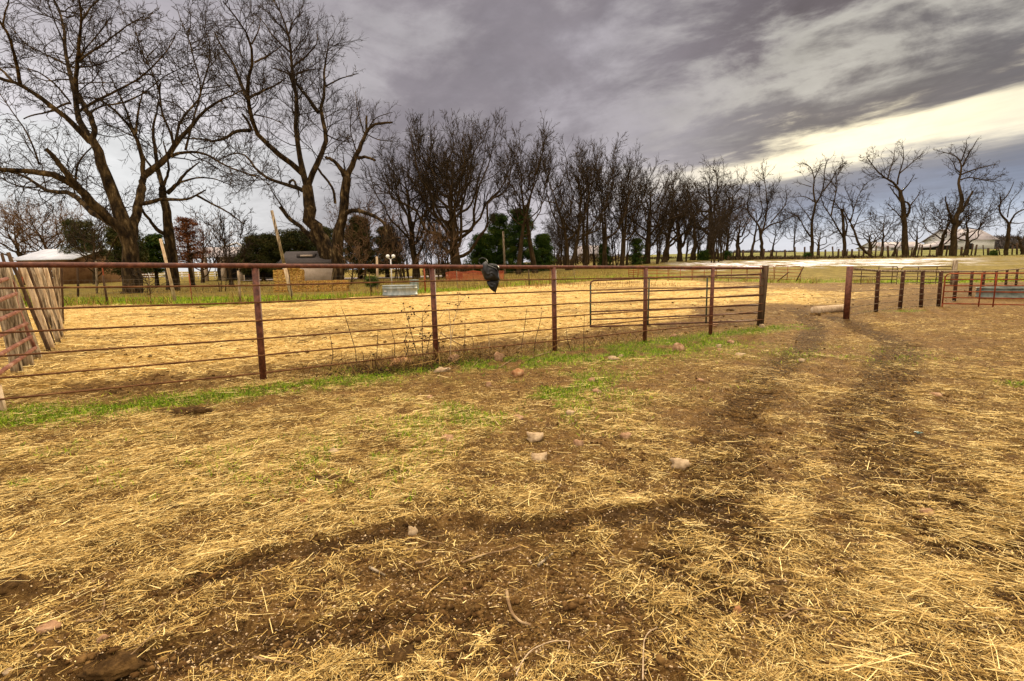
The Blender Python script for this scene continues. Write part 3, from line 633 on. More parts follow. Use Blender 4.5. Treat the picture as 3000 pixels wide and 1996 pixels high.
panel('livestock_hurdle', gp(*p2[0]), gp(*p2[1]), 1.2, 5, [.28, .62, .9], .026, M_rustd, 'dark rusty corral panel behind the first stretch of cable fence beside the right gate post', 'dark corral panels across the muddy pen')
panel('livestock_hurdle', gp(*p2[2]), gp(*p2[3]), 1.16, 5, [.33, .7], .026, M_rustd, 'dark rusty corral panel further right, behind the middle of the cable fence', 'dark corral panels across the muddy pen')
o = MB().tube([gp(2795, 33)-(0, 0, .1), gp(2797, 33)+(0, 0, 1.55)], .14, 8).build('gate_post', M_wood, None); tag(o, 'short thick grey wooden post standing at the end of the dark corral panels', 'post')
# stacked red rack
t = thing('hay_rack', 'small red slatted rack standing under the trees beyond the pen', 'rack')
a = gp(1842, 49.5); b = gp(1884, 49.5)
for hh in np.linspace(.1, 1.05, 6): MB().tube([a+(0, 0, hh), b+(0, 0, hh+.08)], .028, 5).build('bar', M_red, t)
for u in (0, .33, .66, 1): MB().tube([a+(b-a)*u-(0, 0, .05), a+(b-a)*u+(0, 0, 1.1)], .03, 5).build('upright', M_red, t)
seat(t, tuple(a))
# orange net fence
t = thing('snow_fence', 'orange plastic mesh fence standing beyond the wire fence, left of centre', 'fence')
xs_ = np.linspace(1306, 1476, 40); Yn = 52
mbn = MB()
for hh in np.linspace(.15, .95, 11): mbn.tube([gp(xx, Yn)+(0, 0, hh+.05*math.sin(xx*.11)) for xx in xs_], .020, 3, False)
for xx in np.linspace(1306, 1476, 60): mbn.tube([gp(xx, Yn)+(0, 0, .15+.05*math.sin(xx*.11)), gp(xx, Yn)+(0, 0, .95+.05*math.sin(xx*.11))], .018, 3, False)
mbn.build('mesh_net', M_orange, t)
for xx in (1306, 1345, 1386, 1430, 1476): MB().tube([gp(xx, Yn)-(0, 0, .1), gp(xx, Yn)+(0, .05, 1.3)], .03, 5).build('post', M_woodd, t)
seat(t, tuple(gp(1306, Yn)))
# white board fence far left
t = thing('board_fence', 'white board fence far back between the big left trunks', 'fence')
for k, sx in enumerate(np.linspace(290, 700, 18)):
    p = gp(sx, 78); MB().box(p+(0, 0, .6), (.14, .14, 1.25)).build('post', M_white, t)
a, b = gp(290, 78), gp(700, 78)
for hh in (.45, .8, 1.12): MB().slab([a+(0, -.08, hh-.07), b+(0, -.08, hh-.07), b+(0, -.08, hh+.07), a+(0, -.08, hh+.07)], .03).build('board', M_white, t)
seat(t, tuple(a))
# hedgerow fence on the right
t = thing('hedgerow_fence', 'old leaning wooden post fence under the bare trees on the right hill', 'fence')
tp = []
for sx in np.cumsum(rng.uniform(11, 30, 60))+2060:
    if sx > 3060: break
    p = gp(sx, 101); hh = rng.uniform(1.3, 2.3); ln = rng.normal(0, .22); tp.append(p+(0, 0, 1.2))
    MB().tube([p-(0, 0, .2), p+(ln, 0, hh)], rng.uniform(.09, .2), 6).build('post', M_woodd, t)
for hh in (0, -.35, -.7): MB().tube([p+(0, 0, hh) for p in tp], .02, 3).build('wire', M_woodd, t)
seat(t, tuple(gp(2500, 101)))

# ================================================================== BUILDINGS
def gable(name, label, cat, sx0, sx1, Y, depth, wall_h, roof_h, Mw, Mr, over=.4, side=None, openings=(), z0=None, roofname='roof'):
    t = thing(name, label, cat); a = gp(sx0, Y); b = gp(sx1, Y); z = a[2]-.2 if z0 is None else z0; x0, x1 = a[0], b[0]
    MB().box(((x0+x1)/2, Y+depth/2, z+wall_h/2), (x1-x0, depth, wall_h)).build('wall', Mw, t)
    zt = z+wall_h; yr = Y+depth/2
    MB().slab([(x0-over, Y-over, zt-.12), (x1+over, Y-over, zt-.12), (x1+over, yr, zt+roof_h), (x0-over, yr, zt+roof_h)], .12)\
        .slab([(x0-over, yr+.003, zt+roof_h), (x1+over, yr+.003, zt+roof_h), (x1+over, Y+depth+over, zt-.12), (x0-over, Y+depth+over, zt-.12)], .12).build(roofname, Mr, t)
    for xg in (x0+.06, x1-.06):
        v = np.array([(xg-.05, Y, zt+.002), (xg+.05, Y, zt+.002), (xg+.05, Y+depth, zt+.002), (xg-.05, Y+depth, zt+.002), (xg-.05, yr-.01, zt+roof_h-.16), (xg+.05, yr-.01, zt+roof_h-.16), (xg+.05, yr+.01, zt+roof_h-.16), (xg-.05, yr+.01, zt+roof_h-.16)])
        MB().hexa(v).build('gable', Mw, t)
    for (nm, u0, u1, h0, h1, mm) in openings:
        xa, xb = x0+(x1-x0)*u0, x0+(x1-x0)*u1; w = MB().box(((xa+xb)/2, Y-.03, z+(h0+h1)/2), (xb-xa, .08, h1-h0)).build(nm, mm, t)
        if nm == 'window':
            f = MB()
            for q in ((xa, .04, 0), (xb, .04, 0)): f.box((q[0], Y-.09, z+(h0+h1)/2), (.07, .05, h1-h0+.07))
            for hh in (h0, h1): f.box(((xa+xb)/2, Y-.088, z+hh), (xb-xa, .05, .07))
            f.build('frame', M_white, w)
    seat(t, ((x0+x1)/2, Y, z)); return t
sh = gable('garden_shed', 'small tan shed with grey shingle roof behind the stacked hay bales', 'shed', 828, 976, 55, 3.6, 2.45, 1.15, M_tan, M_shingle, .3, openings=[('door', .08, .24, .1, 2.0, M_brownw)])
dm = MB(); pz = at(893, 752, 55.3); dm.box((pz[0], 55.9, pz[2]+.12), (1.9, .8, .42)); o = dm.build('roof_vent', M_shingle, None)
w_ = MB().box((pz[0]+.1, 55.46, pz[2]+.10), (1.3, .06, .18)).build('louver', M_tan, None)
for q in (o, w_):
    q.parent = sh; q.matrix_parent_inverse = Matrix.Translation(sh.location).inverted()
gable('barn', 'long low barn with a pale metal roof behind the log wall at far left', 'barn', 52, 216, 62, 9, 3.3, 1.3, M_brownw, M_metalroof, .5, openings=[('door', .1, .2, 0, 2.1, M_black), ('window', .55, .65, 1.0, 1.8, M_black)])
gable('farmhouse', 'dark brown low farmhouse glimpsed behind the thick trunk at left', 'house', 225, 350, 84, 8, 2.9, 1.0, M_brownw, M_woodd, .4, openings=[('window', .25, .37, 1.2, 2.1, M_black), ('door', .5, .58, .1, 2.2, M_black), ('window', .7, .82, 1.2, 2.1, M_black)])
t = thing('carport', 'open fronted carport with pale gable roof left of the shed', 'carport')
Yc = 66; a = gp(560, Yc); b = gp(748, Yc); z = a[2]
for u in (0, .22, .5, .78, 1): MB().box((a[0]+(b[0]-a[0])*u, Yc, z+1.5), (.5, .4, 3.2)).build('pillar', M_tan, t)
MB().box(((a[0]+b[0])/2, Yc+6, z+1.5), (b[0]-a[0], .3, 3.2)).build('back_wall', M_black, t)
zt = z+3.1; xm = gp(708, Yc)[0]
MB().slab([(a[0]-.5, Yc-.5, zt), (b[0]+.6, Yc-.5, zt), (b[0]-1.4, Yc+3, zt+1.3), (a[0]-.5, Yc+3, zt+1.3)], .15).slab([(a[0]-.5, Yc+3.01, zt+1.3), (b[0]-1.4, Yc+3.01, zt+1.3), (b[0]+.6, Yc+6.6, zt), (a[0]-.5, Yc+6.6, zt)], .15).build('roof', M_farroof, t)
MB().tube([(xm-1.9, Yc-.6, zt+1.15), (xm, Yc-.6, zt+1.6), (b[0]+.7, Yc-.6, zt+.05)], .12, 4).build('gable_trim', M_white, t)
seat(t, ((a[0]+b[0])/2, Yc, z))
gable('barn', 'long pale roofed poultry barn on the right hill behind the bare trees', 'barn', 2578, 2712, 175, 12, 1.6, 1.9, M_white, M_farroof, .6, z0=4.9, openings=[('window', .2, .3, .7, 1.2, M_black)])
gable('barn', 'tall pale farm building at far right behind the last big trunks', 'barn', 2800, 2905, 168, 14, 3.4, 3.8, M_white, M_farroof, .8, z0=4.9, openings=[('door', .3, .4, 0, 2.2, M_black)])
t = thing('lean_to', 'low lean-to with sloping pale roof between the two far right farm buildings', 'shed')
a = gp(2735, 166); b = gp(2792, 166)
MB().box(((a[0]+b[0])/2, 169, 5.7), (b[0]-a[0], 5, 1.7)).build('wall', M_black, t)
MB().slab([(a[0]-2, 165, 6.2), (b[0]+.5, 165, 8.3), (b[0]+.5, 172, 8.3), (a[0]-2, 172, 6.2)], .35).build('roof', M_farroof, t); seat(t, tuple(a))
gable('barn', 'faint low grey barn half hidden by the central tree line', 'barn', 1698, 1772, 140, 10, 2.0, 2.2, M_farroof, M_farroof, .4, openings=[('door', .4, .55, 0, 1.8, M_black)])
# driveway
xs_ = np.linspace(-34, -9, 30); V = []; 
for xx in xs_:
    for yy in (64+.1*(xx+34), 71+.1*(xx+34)): V.append((xx, yy, zb(xx, yy)+.05))
i = np.arange(29)*2
rd = mesh_np('driveway', V, np.stack([i, i+2, i+3, i+1], 1), mat('gravel_drive', [(.3, (.25, .21, .20)), (.6, (.42, .37, .37))], 2), smooth=True); tag(rd, 'pale gravel driveway crossing behind the trees', kind='structure')

# ================================================================== YARD OBJECTS
# hay bales
def bale(x, y, z, rz, lab):
    t = thing('hay_bale', lab, 'hay bale', 'hay bales stacked in front of the shed')
    n_ = 7; u = np.linspace(-1, 1, n_); A, B, C = .52, .24, .20; V = []; Q = []
    mb = MB()
    for (ax, s_) in ((0, 1), (0, -1), (1, 1), (1, -1), (2, 1), (2, -1)):
        a_, b_ = np.meshgrid(u, u); o_ = np.full_like(a_, s_)
        p = [None]*3; oth = [q for q in range(3) if q != ax]; p[ax] = o_; p[oth[0]] = a_; p[oth[1]] = b_
        v = np.stack([q.ravel() for q in p], 1); v = v*(1-.035*(np.linalg.norm(v, axis=1)**4/9)[:, None])
        v = v*np.array([A, B, C])+np.sin(v*23+v[:, ::-1]*17+x*5)*.010
        ii = (np.arange(n_-1)[:, None]*n_+np.arange(n_-1)).ravel(); mb.add(v, np.stack([ii, ii+1, ii+n_+1, ii+n_], 1))
    Rm = rotz(rz); mb.V = [v@Rm.T+np.array([x, y, z+C]) for v in mb.V]; mb.build('bale_body', M_hay, t)
    for k in (-.2, .2):
        loop = np.array([(k, -B-.004, -C), (k, -B-.004, C+.004), (k, B+.004, C+.004), (k, B+.004, -C)])@Rm.T+np.array([x, y, z+C]); MB().tube(loop, .006, 4).build('twine', M_orange, t)
    seat(t, (x, y, z)); return t
x0 = gp(802, 37)[0]; pos = {0: 'left end', 1: 'second', 2: 'middle', 3: 'fourth', 4: 'right end'}
for r_ in range(2):
    for c_ in range(5): bale(x0+.5+c_*1.06+.05*r_, 37+rng.normal(0, .04), .40*r_, rng.normal(0, .05), 'yellow hay bale in the %s of the %s row in front of the shed' % (pos[c_], ('bottom', 'upper')[r_]))
for r_, lz in ((2, 'third'), (3, 'fourth'), (4, 'topmost')):
    for c_ in range(2 if r_ < 4 else 1): bale(x0+.5+c_*1.06+(.8 if r_ == 4 else 0), 37.05+rng.normal(0, .05), .40*r_, rng.normal(0, .08), 'yellow hay bale, %s layer, %s of the tall stack by the leaning pole' % (lz, 'crosswise' if r_ == 4 else ('left', 'right')[c_]))
# stock tank
def tank(sx, sy, rad, h, label, M, ribs=2, name='stock_tank', ax=1.0):
    cx, cy = G(sx, sy); cy += rad*.6; t = thing(name, label, 'water tank'); n_ = 40
    prof = [(.985, 0), (1, .02)]
    for k in range(ribs):
        zc_ = h*(.14+.62*k/max(1, ribs-1)); prof += [(1, zc_-.03), (1.025, zc_-.015), (1.025, zc_+.015), (1, zc_+.03)]
    prof += [(1.0, h-.03), (1.03, h-.02), (1.035, h), (1.0, h+.012), (.975, h), (.97, .05), (.0, .05)]
    an = np.arange(n_)*2*math.pi/n_; V = np.array([(cx+rad*p*math.cos(a)*ax, cy+rad*p*math.sin(a)*.75, q) for p, q in prof for a in an])
    Q = [[i*n_+j, i*n_+(j+1) % n_, (i+1)*n_+(j+1) % n_, (i+1)*n_+j] for i in range(len(prof)-1) for j in range(n_)]
    MB().add(V, Q).build('tank_wall', M, t, True)
    V = np.array([(cx+rad*.968*math.cos(a)*ax, cy+rad*.968*math.sin(a)*.75, h*.8) for a in an]+[(cx, cy, h*.8)]); T = [[j, (j+1) % n_, n_] for j in range(n_)]
    wm_ = bpy.data.materials.get('still_water')
    if not wm_:
        wm_ = mat('still_water', [(.3, (.05, .055, .04)), (.6, (.09, .09, .07))], 2, .08)
    mesh_np('water', V, np.zeros((0, 4)), wm_, t, T=T)
    if name == 'stock_tank' and ribs == 2: MB().box((cx-rad*.72*ax, cy-rad*.75*.69-.02, h*.50), (.13, .05, .05)).build('drain_plug', M_white, t)
    seat(t, (cx, cy, 0)); return t
tank(1166, 869, .97, .60, 'oval galvanised stock tank standing at the back fence of the pen', M_galv)
tank(1213, 854, .30, .78, 'narrow galvanised tub behind the right end of the stock tank', M_galv, 2, 'metal_tub')
tank(3020, 876, 1.1, .42, 'pale galvanised trough behind the red gate at the right edge', M_turq, 2, 'water_trough', 1.25)
# poles
def pole(x0, y0, x1, y1, r0_, r1_, M, name, lab, cat, Yo=0, group=None, split=None):
    f = np.array([*G(x0, y0), -.15]) if y0 > 815 else gp(x0, Yo)-(0, 0, .2)
    t_ = at(x1, y1, f[1]); 
    if split is None: return tag(MB().tube([f, f*.5+t_*.5+(.02, 0, 0), t_], [r0_, (r0_+r1_)/2, r1_], 9).build(name, M, None, True), lab, cat, group)
    t = thing(name, lab, cat, group); mid = f+(t_-f)*split
    MB().tube([f, mid], [r0_, (r0_+r1_)/2], 9).build('painted_foot', M_woodp, t, True); MB().tube([mid, t_], [(r0_+r1_)/2, r1_], 9).build('shaft', M, t, True); seat(t, (f[0], f[1], 0))
pole(857, 874, 796, 617, .105, .075, M_wood, 'leaning_pole', 'tall leaning wooden pole, whitish at its foot, in front of the shed', 'pole', split=.42)
pole(515, 886, 470, 700, .085, .065, M_woodp, 'leaning_pole', 'pale leaning pole in front of the double trunk tree left of centre', 'pole')
pole(1105, 848, 1104, 752, .10, .085, M_woodp, 'wooden_post', 'straight pale wooden post just left of the stock tank', 'post')
pole(1165, 820, 1168, 762, .07, .05, M_woodp, 'wooden_post', 'thin pale stake right of the white double lamp', 'post', 44)
pole(1479, 800, 1474, 678, .16, .13, M_wood, 'utility_pole', 'tall grey utility pole before the green pines', 'pole', 68)
pole(228, 870, 226, 770, .07, .06, M_woodd, 'wooden_post', 'dark wooden post standing right of the log wall', 'post')
pole(283, 860, 281, 765, .08, .07, M_wood, 'wooden_post', 'mossy wooden post left of the thickest trunk', 'post')
pole(310, 862, 300, 785, .04, .04, M_red, 'steel_post', 'thin red steel post leaning left of the thickest trunk', 'post')
t = thing('yard_lamp', 'white yard lamp with two round globes above the stock tank', 'lamp')
Yl = 46; b = gp(1146, Yl); tz = at(1146, 760, Yl)[2]
MB().tube([b-(0, 0, .1), (b[0], Yl, tz)], .055, 8).build('pole', M_white, t, True); MB().tube([(b[0]-.24, Yl, tz+.12), (b[0], Yl, tz-.02), (b[0]+.24, Yl, tz+.12)], .03, 6).build('arm', M_white, t, True)
def sphere(c, r_, M, name, parent, nu=16, nv=10, sc=(1, 1, 1)):
    th = np.linspace(0, math.pi, nv); ph = np.arange(nu)*2*math.pi/nu; V = np.array([(c[0]+sc[0]*r_*math.sin(a)*math.cos(b_), c[1]+sc[1]*r_*math.sin(a)*math.sin(b_), c[2]+sc[2]*r_*math.cos(a)) for a in th for b_ in ph])
    Q = [[i*nu+j, i*nu+(j+1) % nu, (i+1)*nu+(j+1) % nu, (i+1)*nu+j] for i in range(nv-1) for j in range(nu)]; return MB().add(V, Q).build(name, M, parent, True)
for s_ in (-.25, .25): sphere((b[0]+s_, Yl, tz+.26), .17, M_globe, 'globe', t)
seat(t, tuple(b))

# crumpled black rubber sheet over the top rail
t = thing('rubber_sheet', 'crumpled torn black rubber sheet hanging over the top rail', 'rubber sheet')
Yr = np.interp(1430, [1272, 1624], [YS[1], YS[2]])
z5 = lambda x_, y_, dy=0: at(1360+x_*.1675, 730+y_*.1675, Yr+dy)
def lobes(outline, center, bulge, thick, name, M, yoff):
    o_ = np.array([z5(*p, yoff) for p in outline]); c = z5(*center, yoff); n_ = len(o_); rings = 6; V = []; 
    for side in (0, 1):
        for k in range(rings+1):
            s_ = 1-k/rings
            p = c+(o_-c)*s_; off = -bulge*math.sqrt(max(0, 1-s_**2))
            p = p+np.array([0, 1, 0])*(off+side*thick); p[:, 1] += np.sin(np.arange(n_)*1.9+k*1.3)*.012*(1 if s_ > .1 else 0); V.append(p)
    V = np.concatenate(V); Q = []
    for side in (0, 1):
        b_ = side*(rings+1)*n_
        for k in range(rings):
            for j in range(n_): q = [b_+k*n_+j, b_+k*n_+(j+1) % n_, b_+(k+1)*n_+(j+1) % n_, b_+(k+1)*n_+j]; Q.append(q if side else q[::-1])
    for j in range(n_): q2 = (rings+1)*n_; Q.append([j, (j+1) % n_, q2+(j+1) % n_, q2+j])
    return MB().add(V, Q).build(name, M, t, True)
lobes([(285, 290), (330, 240), (385, 205), (415, 265), (490, 285), (560, 330), (605, 400), (610, 480), (625, 530), (600, 560), (500, 570), (395, 560), (360, 540), (318, 440), (290, 370)], (450, 420), .07, .015, 'front_fold', M_rubber, -.06)
lobes([(385, 545), (480, 560), (612, 545), (600, 610), (570, 700), (550, 765), (510, 740), (460, 705), (420, 650), (400, 600)], (510, 620), .03, .012, 'torn_tail', M_rubber, -.045)
lobes([(405, 268), (450, 255), (500, 255), (560, 265), (600, 295), (617, 330), (608, 395), (585, 365), (550, 330), (500, 300), (450, 280)], (545, 300), .05, .012, 'curled_flap', M_rubber, -.10)
MB().tube([z5(300, 280, .0), z5(255, 235, .05), (z5(262, 180, .05)), z5(320, 150, .05), z5(380, 175, .04), z5(412, 240, 0)], .008, 5).build('strap', M_rubber, t, True)
lobes([(300, 285), (330, 245), (400, 250), (500, 250), (590, 290), (600, 400), (560, 480), (400, 470), (320, 400)], (450, 350), -.04, .012, 'back_fold', M_rubber, .035)
seat(t, tuple(z5(450, 300)))

# log and scraps by the right gate post
a = np.array([*G(2440, 928), .09]); b = np.array([*G(2540, 918), .10]); a += (0, .9, 0); b += (0, .9, 0)
t = thing('fallen_log', 'cut pale log lying on the ground behind the right gate post', 'log')
MB().tube([a, a*.5+b*.5, b], [.13, .12, .11], 12).build('bark_surface', M_woodp, t, True); seat(t, tuple(a))
def stone(sx, sy, wpx, hpx, lab, col=None):
    x, y = G(sx, sy); r_ = wpx/1500*y*.5; h_ = max(hpx/1500*y*.75, r_*.3); nu, nv = 14, 9; V = []; sd_ = rng.uniform(0, 50)
    for i in range(nv):
        a_ = math.pi*i/(nv-1)
        for j in range(nu):
            b_ = 2*math.pi*j/nu; d = np.array([math.sin(a_)*math.cos(b_), math.sin(a_)*math.sin(b_), math.cos(a_)])
            q = 1+.62*(float(fbm(np.array([d[0]*1.6+sd_]), np.array([d[1]*1.6+d[2]*2.1+sd_]), 3, 7)[0])-.5)*2
            d = np.sign(d)*np.abs(d)**.72; V.append(d*q)
    V = np.array(V)*np.array([r_, r_*rng.uniform(.7, .95), h_]); V = V@rotz(rng.uniform(-.4, .4)).T
    Q = [[i*nu+j, (i+1)*nu+j, (i+1)*nu+(j+1) % nu, i*nu+(j+1) % nu] for i in range(nv-1) for j in range(nu)]
    o = mesh_np('stone', V, Q, M_stone if col is None else col, None, True); o.location = (x, y, zg(x, y)+h_*.35)
    tag(o, lab, 'stone', 'stones scattered over the yard')
M_stoneo = mat('orange_stone', [(.3, (.15, .06, .022)), (.5, (.34, .17, .075)), (.7, (.50, .33, .18))], 10, .9, 8, bump=.5)
M_stonep = mat('pale_stone', [(.3, (.17, .11, .06)), (.5, (.40, .29, .17)), (.7, (.58, .45, .28))], 14, .9, 8, bump=.5)
for s_ in [(1461, 1056, 27, 24, 'round pinkish stone among fallen branches, right of the second thin fence post', 0), (1326, 1062, 34, 22, 'angular tan stone at the foot of the second thin fence post', 0),
           (1173, 1066, 60, 20, 'broad orange broken stone left of the weed tangle', 1), (1296, 1089, 38, 14, 'flat grey stone in the dark green patch below the weeds', 2), (1517, 1097, 32, 19, 'orange hollowed stone below the fallen branches', 1),
           (1432, 1127, 18, 12, 'small pink stone left of the orange hollowed stone', 0), (1260, 1166, 18, 12, 'small tan stone alone in the bleached straw, left of centre', 0), (1517, 1233, 38, 14, 'low tan stone half sunk in the green patch', 0),
           (1311, 1300, 38, 24, 'lumpy tan stone left of the pair of flat stones', 0), (1566, 1291, 53, 18, 'long flat stone, upper of the pair near the centre', 2), (1581, 1345, 51, 20, 'rounded flat stone, lower of the pair near the centre', 2),
           (1695, 1305, 28, 16, 'pinkish stone right of the upper flat stone of the pair', 0), (1672, 1217, 32, 14, 'tan stone above and right of the pair of flat stones', 2), (1733, 1119, 22, 12, 'small tan stone at the lower edge of the right green patch', 0),
           (1746, 1153, 30, 9, 'flat sunken pink slab below the right green patch', 0), (889, 1478, 20, 18, 'small bright orange stone on the left straw', 1), (978, 1326, 30, 10, 'thin flat pale stone on the left straw', 2),
           (1990, 1028, 34, 26, 'largest grey rock before the last fence bay', 0), (2107, 1030, 17, 8, 'lower of two touching stones before the end post', 0), (2106, 1020, 15, 9, 'upper of two touching stones before the end post', 2),
           (2141, 1003, 18, 13, 'tan stone nearest below the wooden end post', 0), (2167, 1045, 28, 7, 'long thin pale stone below the end post', 2), (1798, 1055, 31, 9, 'white elongated stone on the right green patch', 2),
           (1819, 1045, 12, 7, 'tiny pale stone touching distance above the white elongated one', 2), (2232, 963, 19, 11, 'rounded stone at the foot of the wooden end post', 2), (2095, 960, 15, 9, 'small stone right behind the last thin fence post', 0),
           (1972, 989, 18, 8, 'pale stone under the bottom rod of the last bay', 0), (2712, 1504, 44, 22, 'smooth tan stone beside the right tyre track', 0), (2160, 1790, 24, 26, 'upright orange pebble stone in the lower right foreground', 1),
           (1988, 1363, 52, 24, 'largest smooth oval stone right of centre', 2), (1209, 1553, 28, 24, 'tilted pale stone in the dark curved rut', 2), (149, 1848, 60, 22, 'flat broken pinkish stone in the lower left corner', 0),
           (302, 1878, 28, 20, 'blocky tan stone right of the broken pink one', 0), (26, 1978, 26, 15, 'small stone at the very bottom left corner', 2), (1832, 1285, 30, 14, 'brown stone left of the left tyre track', 0),
           (2052, 1116, 22, 10, 'small stone above the left tyre track', 0), (2348, 1057, 20, 8, 'small pale stone in the mouth of the left tyre track', 2), (64, 1068, 27, 14, 'pale stone at the base of the log wall', 2),
           (2740, 1163, 26, 8, 'flat pinkish stone far right between the tracks', 0), (1845, 1440, 18, 12, 'small pinkish stone just above the curved dark rut', 0), (1362, 1710, 14, 9, 'tiny pink stone in the lower centre foreground', 0)]:
    stone(*s_[:5], col=[None, M_stoneo, M_stonep][s_[5]])
def clod(sx, sy, w_, h_, lab, name='dirt_clod', M=M_dung, cat='clod', gr='dark clods and dung on the ground'):
    x, y = G(sx, sy) if sy > 850 else (gp(sx, 30)[0], 30); r_ = w_/1500*y*.5; hh = h_/1500*y*.8; nu, nv = 22, 12; mb = MB(); t = []
    for k in range(1):
        V = []
        for i in range(nv):
            a_ = math.pi*.5*i/(nv-1)
            for j in range(nu):
                b_ = 2*math.pi*j/nu; d = np.array([math.sin(a_)*math.cos(b_), math.sin(a_)*math.sin(b_), math.cos(a_)])
                q = 1+.9*(float(fbm(np.array([d[0]*2.5+sx]), np.array([d[1]*2.5+d[2]*3+sy]), 4, 9, .65)[0])-.5); V.append(d*q)
        V = np.array(V)*np.array([r_, r_*.75, hh]); Q = [[i*nu+j, (i+1)*nu+j, (i+1)*nu+(j+1) % nu, i*nu+(j+1) % nu] for i in range(nv-1) for j in range(nu)]
    o = mesh_np(name, V, Q, M); o.location = (x, y, zg(x, y)-.008); tag(o, lab, cat, gr)
for c_ in [(330, 1965, 170, 45, 'large dark earth clod at the lower left edge of the foreground'), (25, 1740, 120, 34, 'dark dung heap at the left edge of the foreground'), (560, 1210, 120, 26, 'flat dark dung patch on straw below the first fence post'),
           (955, 1412, 110, 24, 'dark trampled dung left of the centre stones'), (508, 1498, 75, 22, 'dark dung lump on the left straw'), (888, 1008, 44, 17, 'dark dung pile inside the pen left of the weeds'),
           (953, 998, 18, 7, 'tiny dark dung blob beside the pen dung pile'), (1052, 1074, 64, 13, 'flat dark dung lying under the bottom rod'), (445, 928, 30, 9, 'dark dung pile far back in the pen at left'), (590, 905, 34, 8, 'flat dark dung far back near the pen fence'),
           (1415, 961, 26, 8, 'dark dung blob in the pen right of the weeds'), (1340, 1830, 50, 26, 'dark earth clod below the curved stick'), (1150, 1920, 170, 36, 'reddish crumbled clod at the bottom, left of centre'), (2140, 910, 24, 9, 'small dark mound inside the pen by the end post'),
           (2398, 925, 14, 8, 'small dark clod left of the right gate post')]: clod(*c_)
def stickobj(pts, r_, lab, M=M_stick, zf=lambda i: .012, name='fallen_stick', cat='stick', group='sticks lying on the ground', absolute=None):
    P = []
    for i, p in enumerate(pts):
        x, y = G(*p) if absolute is None else absolute(i, p)[:2]; P.append((x, y, zg(x, y)+(zf(i) if absolute is None else absolute(i, p)[2])))
    P = np.array(P); tt = np.linspace(0, len(P)-1, len(P)*3); P = np.stack([np.interp(tt, np.arange(len(P)), P[:, k]) for k in range(3)], 1)
    P[1:-1] = (P[:-2]+P[1:-1]*2+P[2:])/4
    o = MB().tube(P, np.linspace(r_, r_*.6, len(P)), 7).build(name, M, None, True); return tag(o, lab, cat, group)
zA = lambda l: [(1000+a*.4438, 1300+b*.4438) for a, b in l]
zL = lambda l: [(a*.4438, 1300+b*.4438) for a, b in l]
zR = lambda l: [(2000+a*.4438, 1300+b*.4438) for a, b in l]
stickobj(zA([(1090, 950), (1100, 1010), (1125, 1070), (1180, 1130), (1250, 1190)]), .0085, 'thick curved pale stick in the lower centre foreground')
stickobj(zA([(800, 755), (960, 715), (1130, 675), (1180, 660)]), .0055, 'straight grey stick just below the curved rut')
stickobj(zA([(1300, 780), (1350, 745), (1395, 705)]), .008, 'short thick weathered stick right of the straight grey stick', M_wood)
stickobj(zA([(190, 825), (215, 850), (290, 880)]), .008, 'short grey stick at lower left of centre', M_wood)
stickobj(zA([(490, 790), (540, 775), (580, 748)]), .006, 'short stick left of the straight grey stick')
stickobj(zA([(430, 720), (540, 680), (590, 645), (680, 655)]), .005, 'bent twig just below the middle of the rut')
stickobj(zA([(1155, 1568), (1190, 1450), (1250, 1370), (1380, 1300), (1510, 1310), (1500, 1360)]), .0032, 'long pale bent stem at the bottom centre', M_straw if False else M_woodp, lambda i: .02)
stickobj(zA([(1990, 1568), (1992, 1420), (1998, 1300), (2030, 1260), (2085, 1225)]), .003, 'long pale hooked stem at the bottom, right of centre', M_woodp, lambda i: .02)
stickobj(zL([(1680, 1425), (1800, 1480), (1890, 1485), (1980, 1490), (2030, 1535)]), .005, 'wavy grey twig at the bottom left of centre')
stickobj(zL([(510, 1200), (640, 1180), (690, 1100), (690, 1040)]), .0045, 'curved pale twig in the lower left foreground')
stickobj(zL([(740, 1568), (900, 1440), (1100, 1290)]), .0035, 'long thin stem across the large dark clod', M_stick, lambda i: .05)
stickobj(zL([(250, 890), (340, 800), (420, 720)]), .004, 'thin dark stick on the left, mid foreground', M_woodd)
stickobj(zR([(1630, 380), (1622, 325), (1645, 270), (1650, 215)]), .004, 'wavy pale twig above the smooth tan stone at right')
stickobj(zR([(640, 1170), (760, 1140), (900, 1130)]), .0045, 'grey stick in the lower right foreground')
zH = lambda l: [(800+a*.4243, 900+b*.4243) for a, b in l]
stickobj(zH([(2200, 650), (2220, 720), (2170, 780)]), .006, 'curved pale twig below the right green patch')
o = clod(2690, 1276, 34, 7, 'small scrap of teal plastic on the right tyre track', 'plastic_scrap', mat('teal_plastic', [(.3, (.004, .045, .05)), (.6, (.008, .09, .09))], 20, .4), 'scrap', None)
